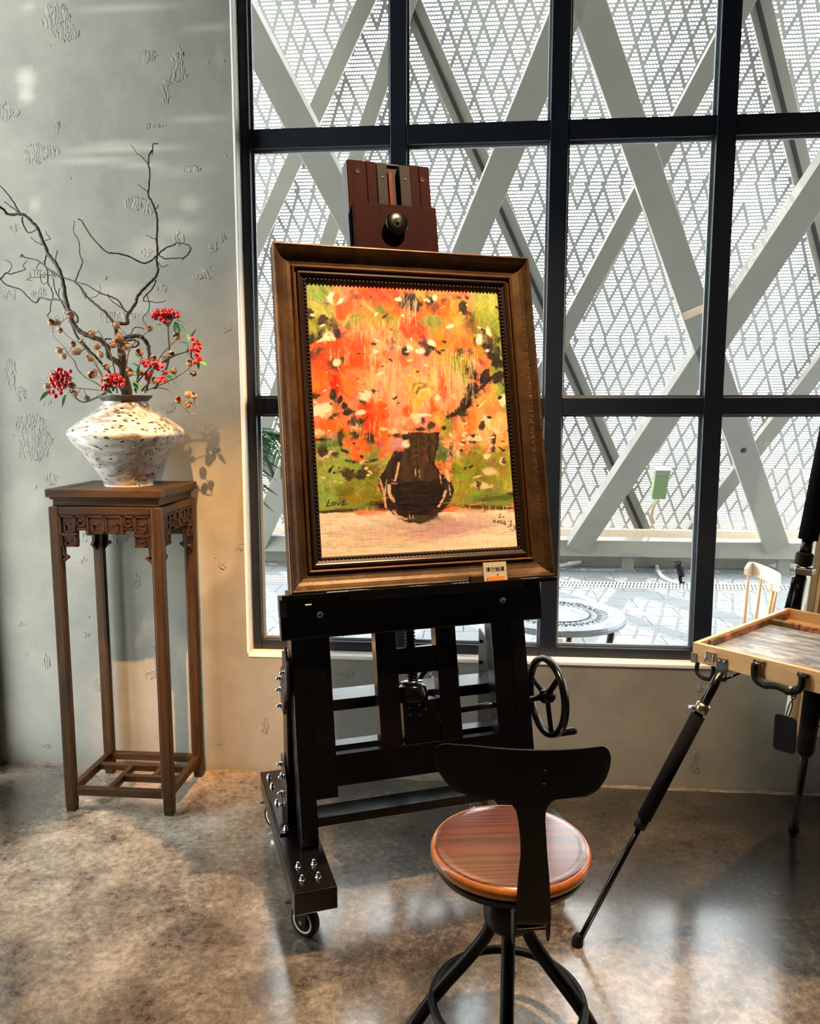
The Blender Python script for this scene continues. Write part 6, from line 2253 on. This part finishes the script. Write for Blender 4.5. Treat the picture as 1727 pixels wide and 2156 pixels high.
# mast rising behind the box
YM = 2.70
ma, mb = py(1668, 1306, YM), py(1728, 1003, YM)
mb = ma + (mb - ma) * 2.0
mz = lambda y: at_y(ma, mb, y)
ms = seg(ma + (ma - mb) * .08, mz(1215), .0205, 'mast', M['black'], fe)
seg(mz(1290) + Vector((-.026, 0, 0)), mz(1215) + Vector((-.020, 0, 0)), .007, 'mast_rod', M['black'], ms)
seg(mz(1218), mz(1165), .017, 'mast_tube', M['black'], ms)
seg(mz(1206), mz(1192), .027, 'clamp_band', M['brass'], ms)
q_ = fl(mz(1199))
MB().box(q_.x - .01, q_.x + .045, q_.y - .035, q_.y + .0, q_.z - .012, q_.z + .010).build('clamp_lug', M['brass'], ms, .003)
# knurled collar
m = MB()
ca, cb_ = fl(mz(1190)), fl(mz(1163))
m.tube([ca, ca + (cb_ - ca) * .12, ca + (cb_ - ca) * .88, cb_], [.022, .028, .028, .022], 20, smooth=False)
m.build('knurled_collar', M['rubber'], ms)
seg(mz(1165), mz(1134), .0185, 'mast_tube', M['black'], ms)
seg(mz(1136), mb, .031, 'foam_sleeve', M['foam'], ms, 20)
# ledge that ties mast to the box
MB().bar(fl(mz(1300)), Vector((fl(ma).x - .02, LY - .01, FZ - HB - .012)), .05, .02).build('mast_shoe', M['black'], fe, .002)
MB().box(.02, LX - .02, LY + .0005, LY + .045, FZ - HB, FZ - .02).build('hinge_rail', M['box_wood'], fe, .002)

# ================================================================== STRETCHED CANVAS held behind the box
YC = 2.845
c0, c1 = py(1657, 1553, YC), py(1731, 1062, YC)
up_ = (c1 - c0).normalized()
rt = Vector((math.cos(math.radians(16)), math.sin(math.radians(16)), 0))
rt = (rt - up_ * rt.dot(up_)).normalized()
nn_ = rt.cross(up_).normalized()
cm = Matrix((rt, -nn_ if nn_.y < 0 else nn_, up_)).transposed()
cv = thing('stretched_canvas', 'blank stretched canvas with wooden bars leaning behind the paint box', 'canvas', c0, mat3=cm)
M['linen'] = simple('primed_cream_canvas', srgb(232, 226, 206), .8, var=.04, scale=20)
hgt = 1.05
MB().box(0, .62, .0, .030, 0, hgt).build('canvas', M['linen'], cv, .004)
for x0, x1, z0, z1 in ((.028, .075, .03, hgt - .03), (.55, .60, .03, hgt - .03), (.075, .55, .03, .075), (.075, .55, hgt - .075, hgt - .03)):
    MB().box(x0, x1, -.020, -.0005, z0, z1).build('stretcher_bar', M['box_wood_d'], cv, .003)
MB().box(-.0015, 0, .008, .020, .44, .50).build('folded_corner', M['linen'], cv)
MB().lathe([(.005, 0), (.004, .002), (0, .0025)], 12, (0, .012, .47), (-1, 0, 0)).build('tack', M['chrome'], cv)

# ================================================================== TAG hanging from the handle, card with clip
tw_ = to_w(Vector((h2.x - .012, -.024, zh - .058)))
tgc = tw_
tg = thing('luggage_tag', 'plain black tag hanging on a cord from the paint box handle', 'tag', tgc, FA)
zt_, zb_ = -.052, -.148
pts = []
wT = .028
for cx_, cz_, a0 in ((wT - .010, zt_ - .010, 0), (-wT + .010, zt_ - .010, 90), (-wT + .010, zb_ + .010, 180), (wT - .010, zb_ + .010, 270)):
    for q in range(5):
        a = math.radians(a0 + 22.5 * q)
        pts.append((cx_ - .012 + .010 * math.cos(a), cz_ + .010 * math.sin(a)))
MB().prism(pts, -.0025, .0025, lambda x, z, h: (x, h, z)).build('tag_body', M['rubber'], tg, .001)
for s_ in (-1, 1):
    MB().tube(smooth_path([Vector((s_ * .006 + .004, 0, .006)), Vector((s_ * -.002, -.002, -.012)), Vector((-.004 - s_ * .004, 0, -.03)), Vector((-.010 - s_ * .003, 0, -.056))], 5), .0016, 6).build('cord', M['rubber'], tg)
MB().tube([Vector((.0 + .012 * math.cos(q / 16 * 2 * math.pi) * .3, .013 * math.cos(q / 16 * 2 * math.pi) + .011, .014 + .013 * math.sin(q / 16 * 2 * math.pi))) for q in range(16)], .0016, 6, closed=True).build('cord_loop', M['rubber'], tg)

yk = py(1722, 1517, 2.80)
yc = thing('yellow_card', 'small pale yellow card with black clip at the right edge behind the easel leg', 'card', yk)
MB().box(-.014, .05, .0, .003, -.048, .048).build('card', simple('pale_yellow_card', srgb(226, 208, 140), .6), yc)
MB().tube([Vector((.006 + .009 * math.cos(q / 20 * 2 * math.pi), -.004, .005 + .026 * math.sin(q / 20 * 2 * math.pi))) for q in range(20)], .0024, 6, closed=True).build('clip', M['black_matte'], yc)
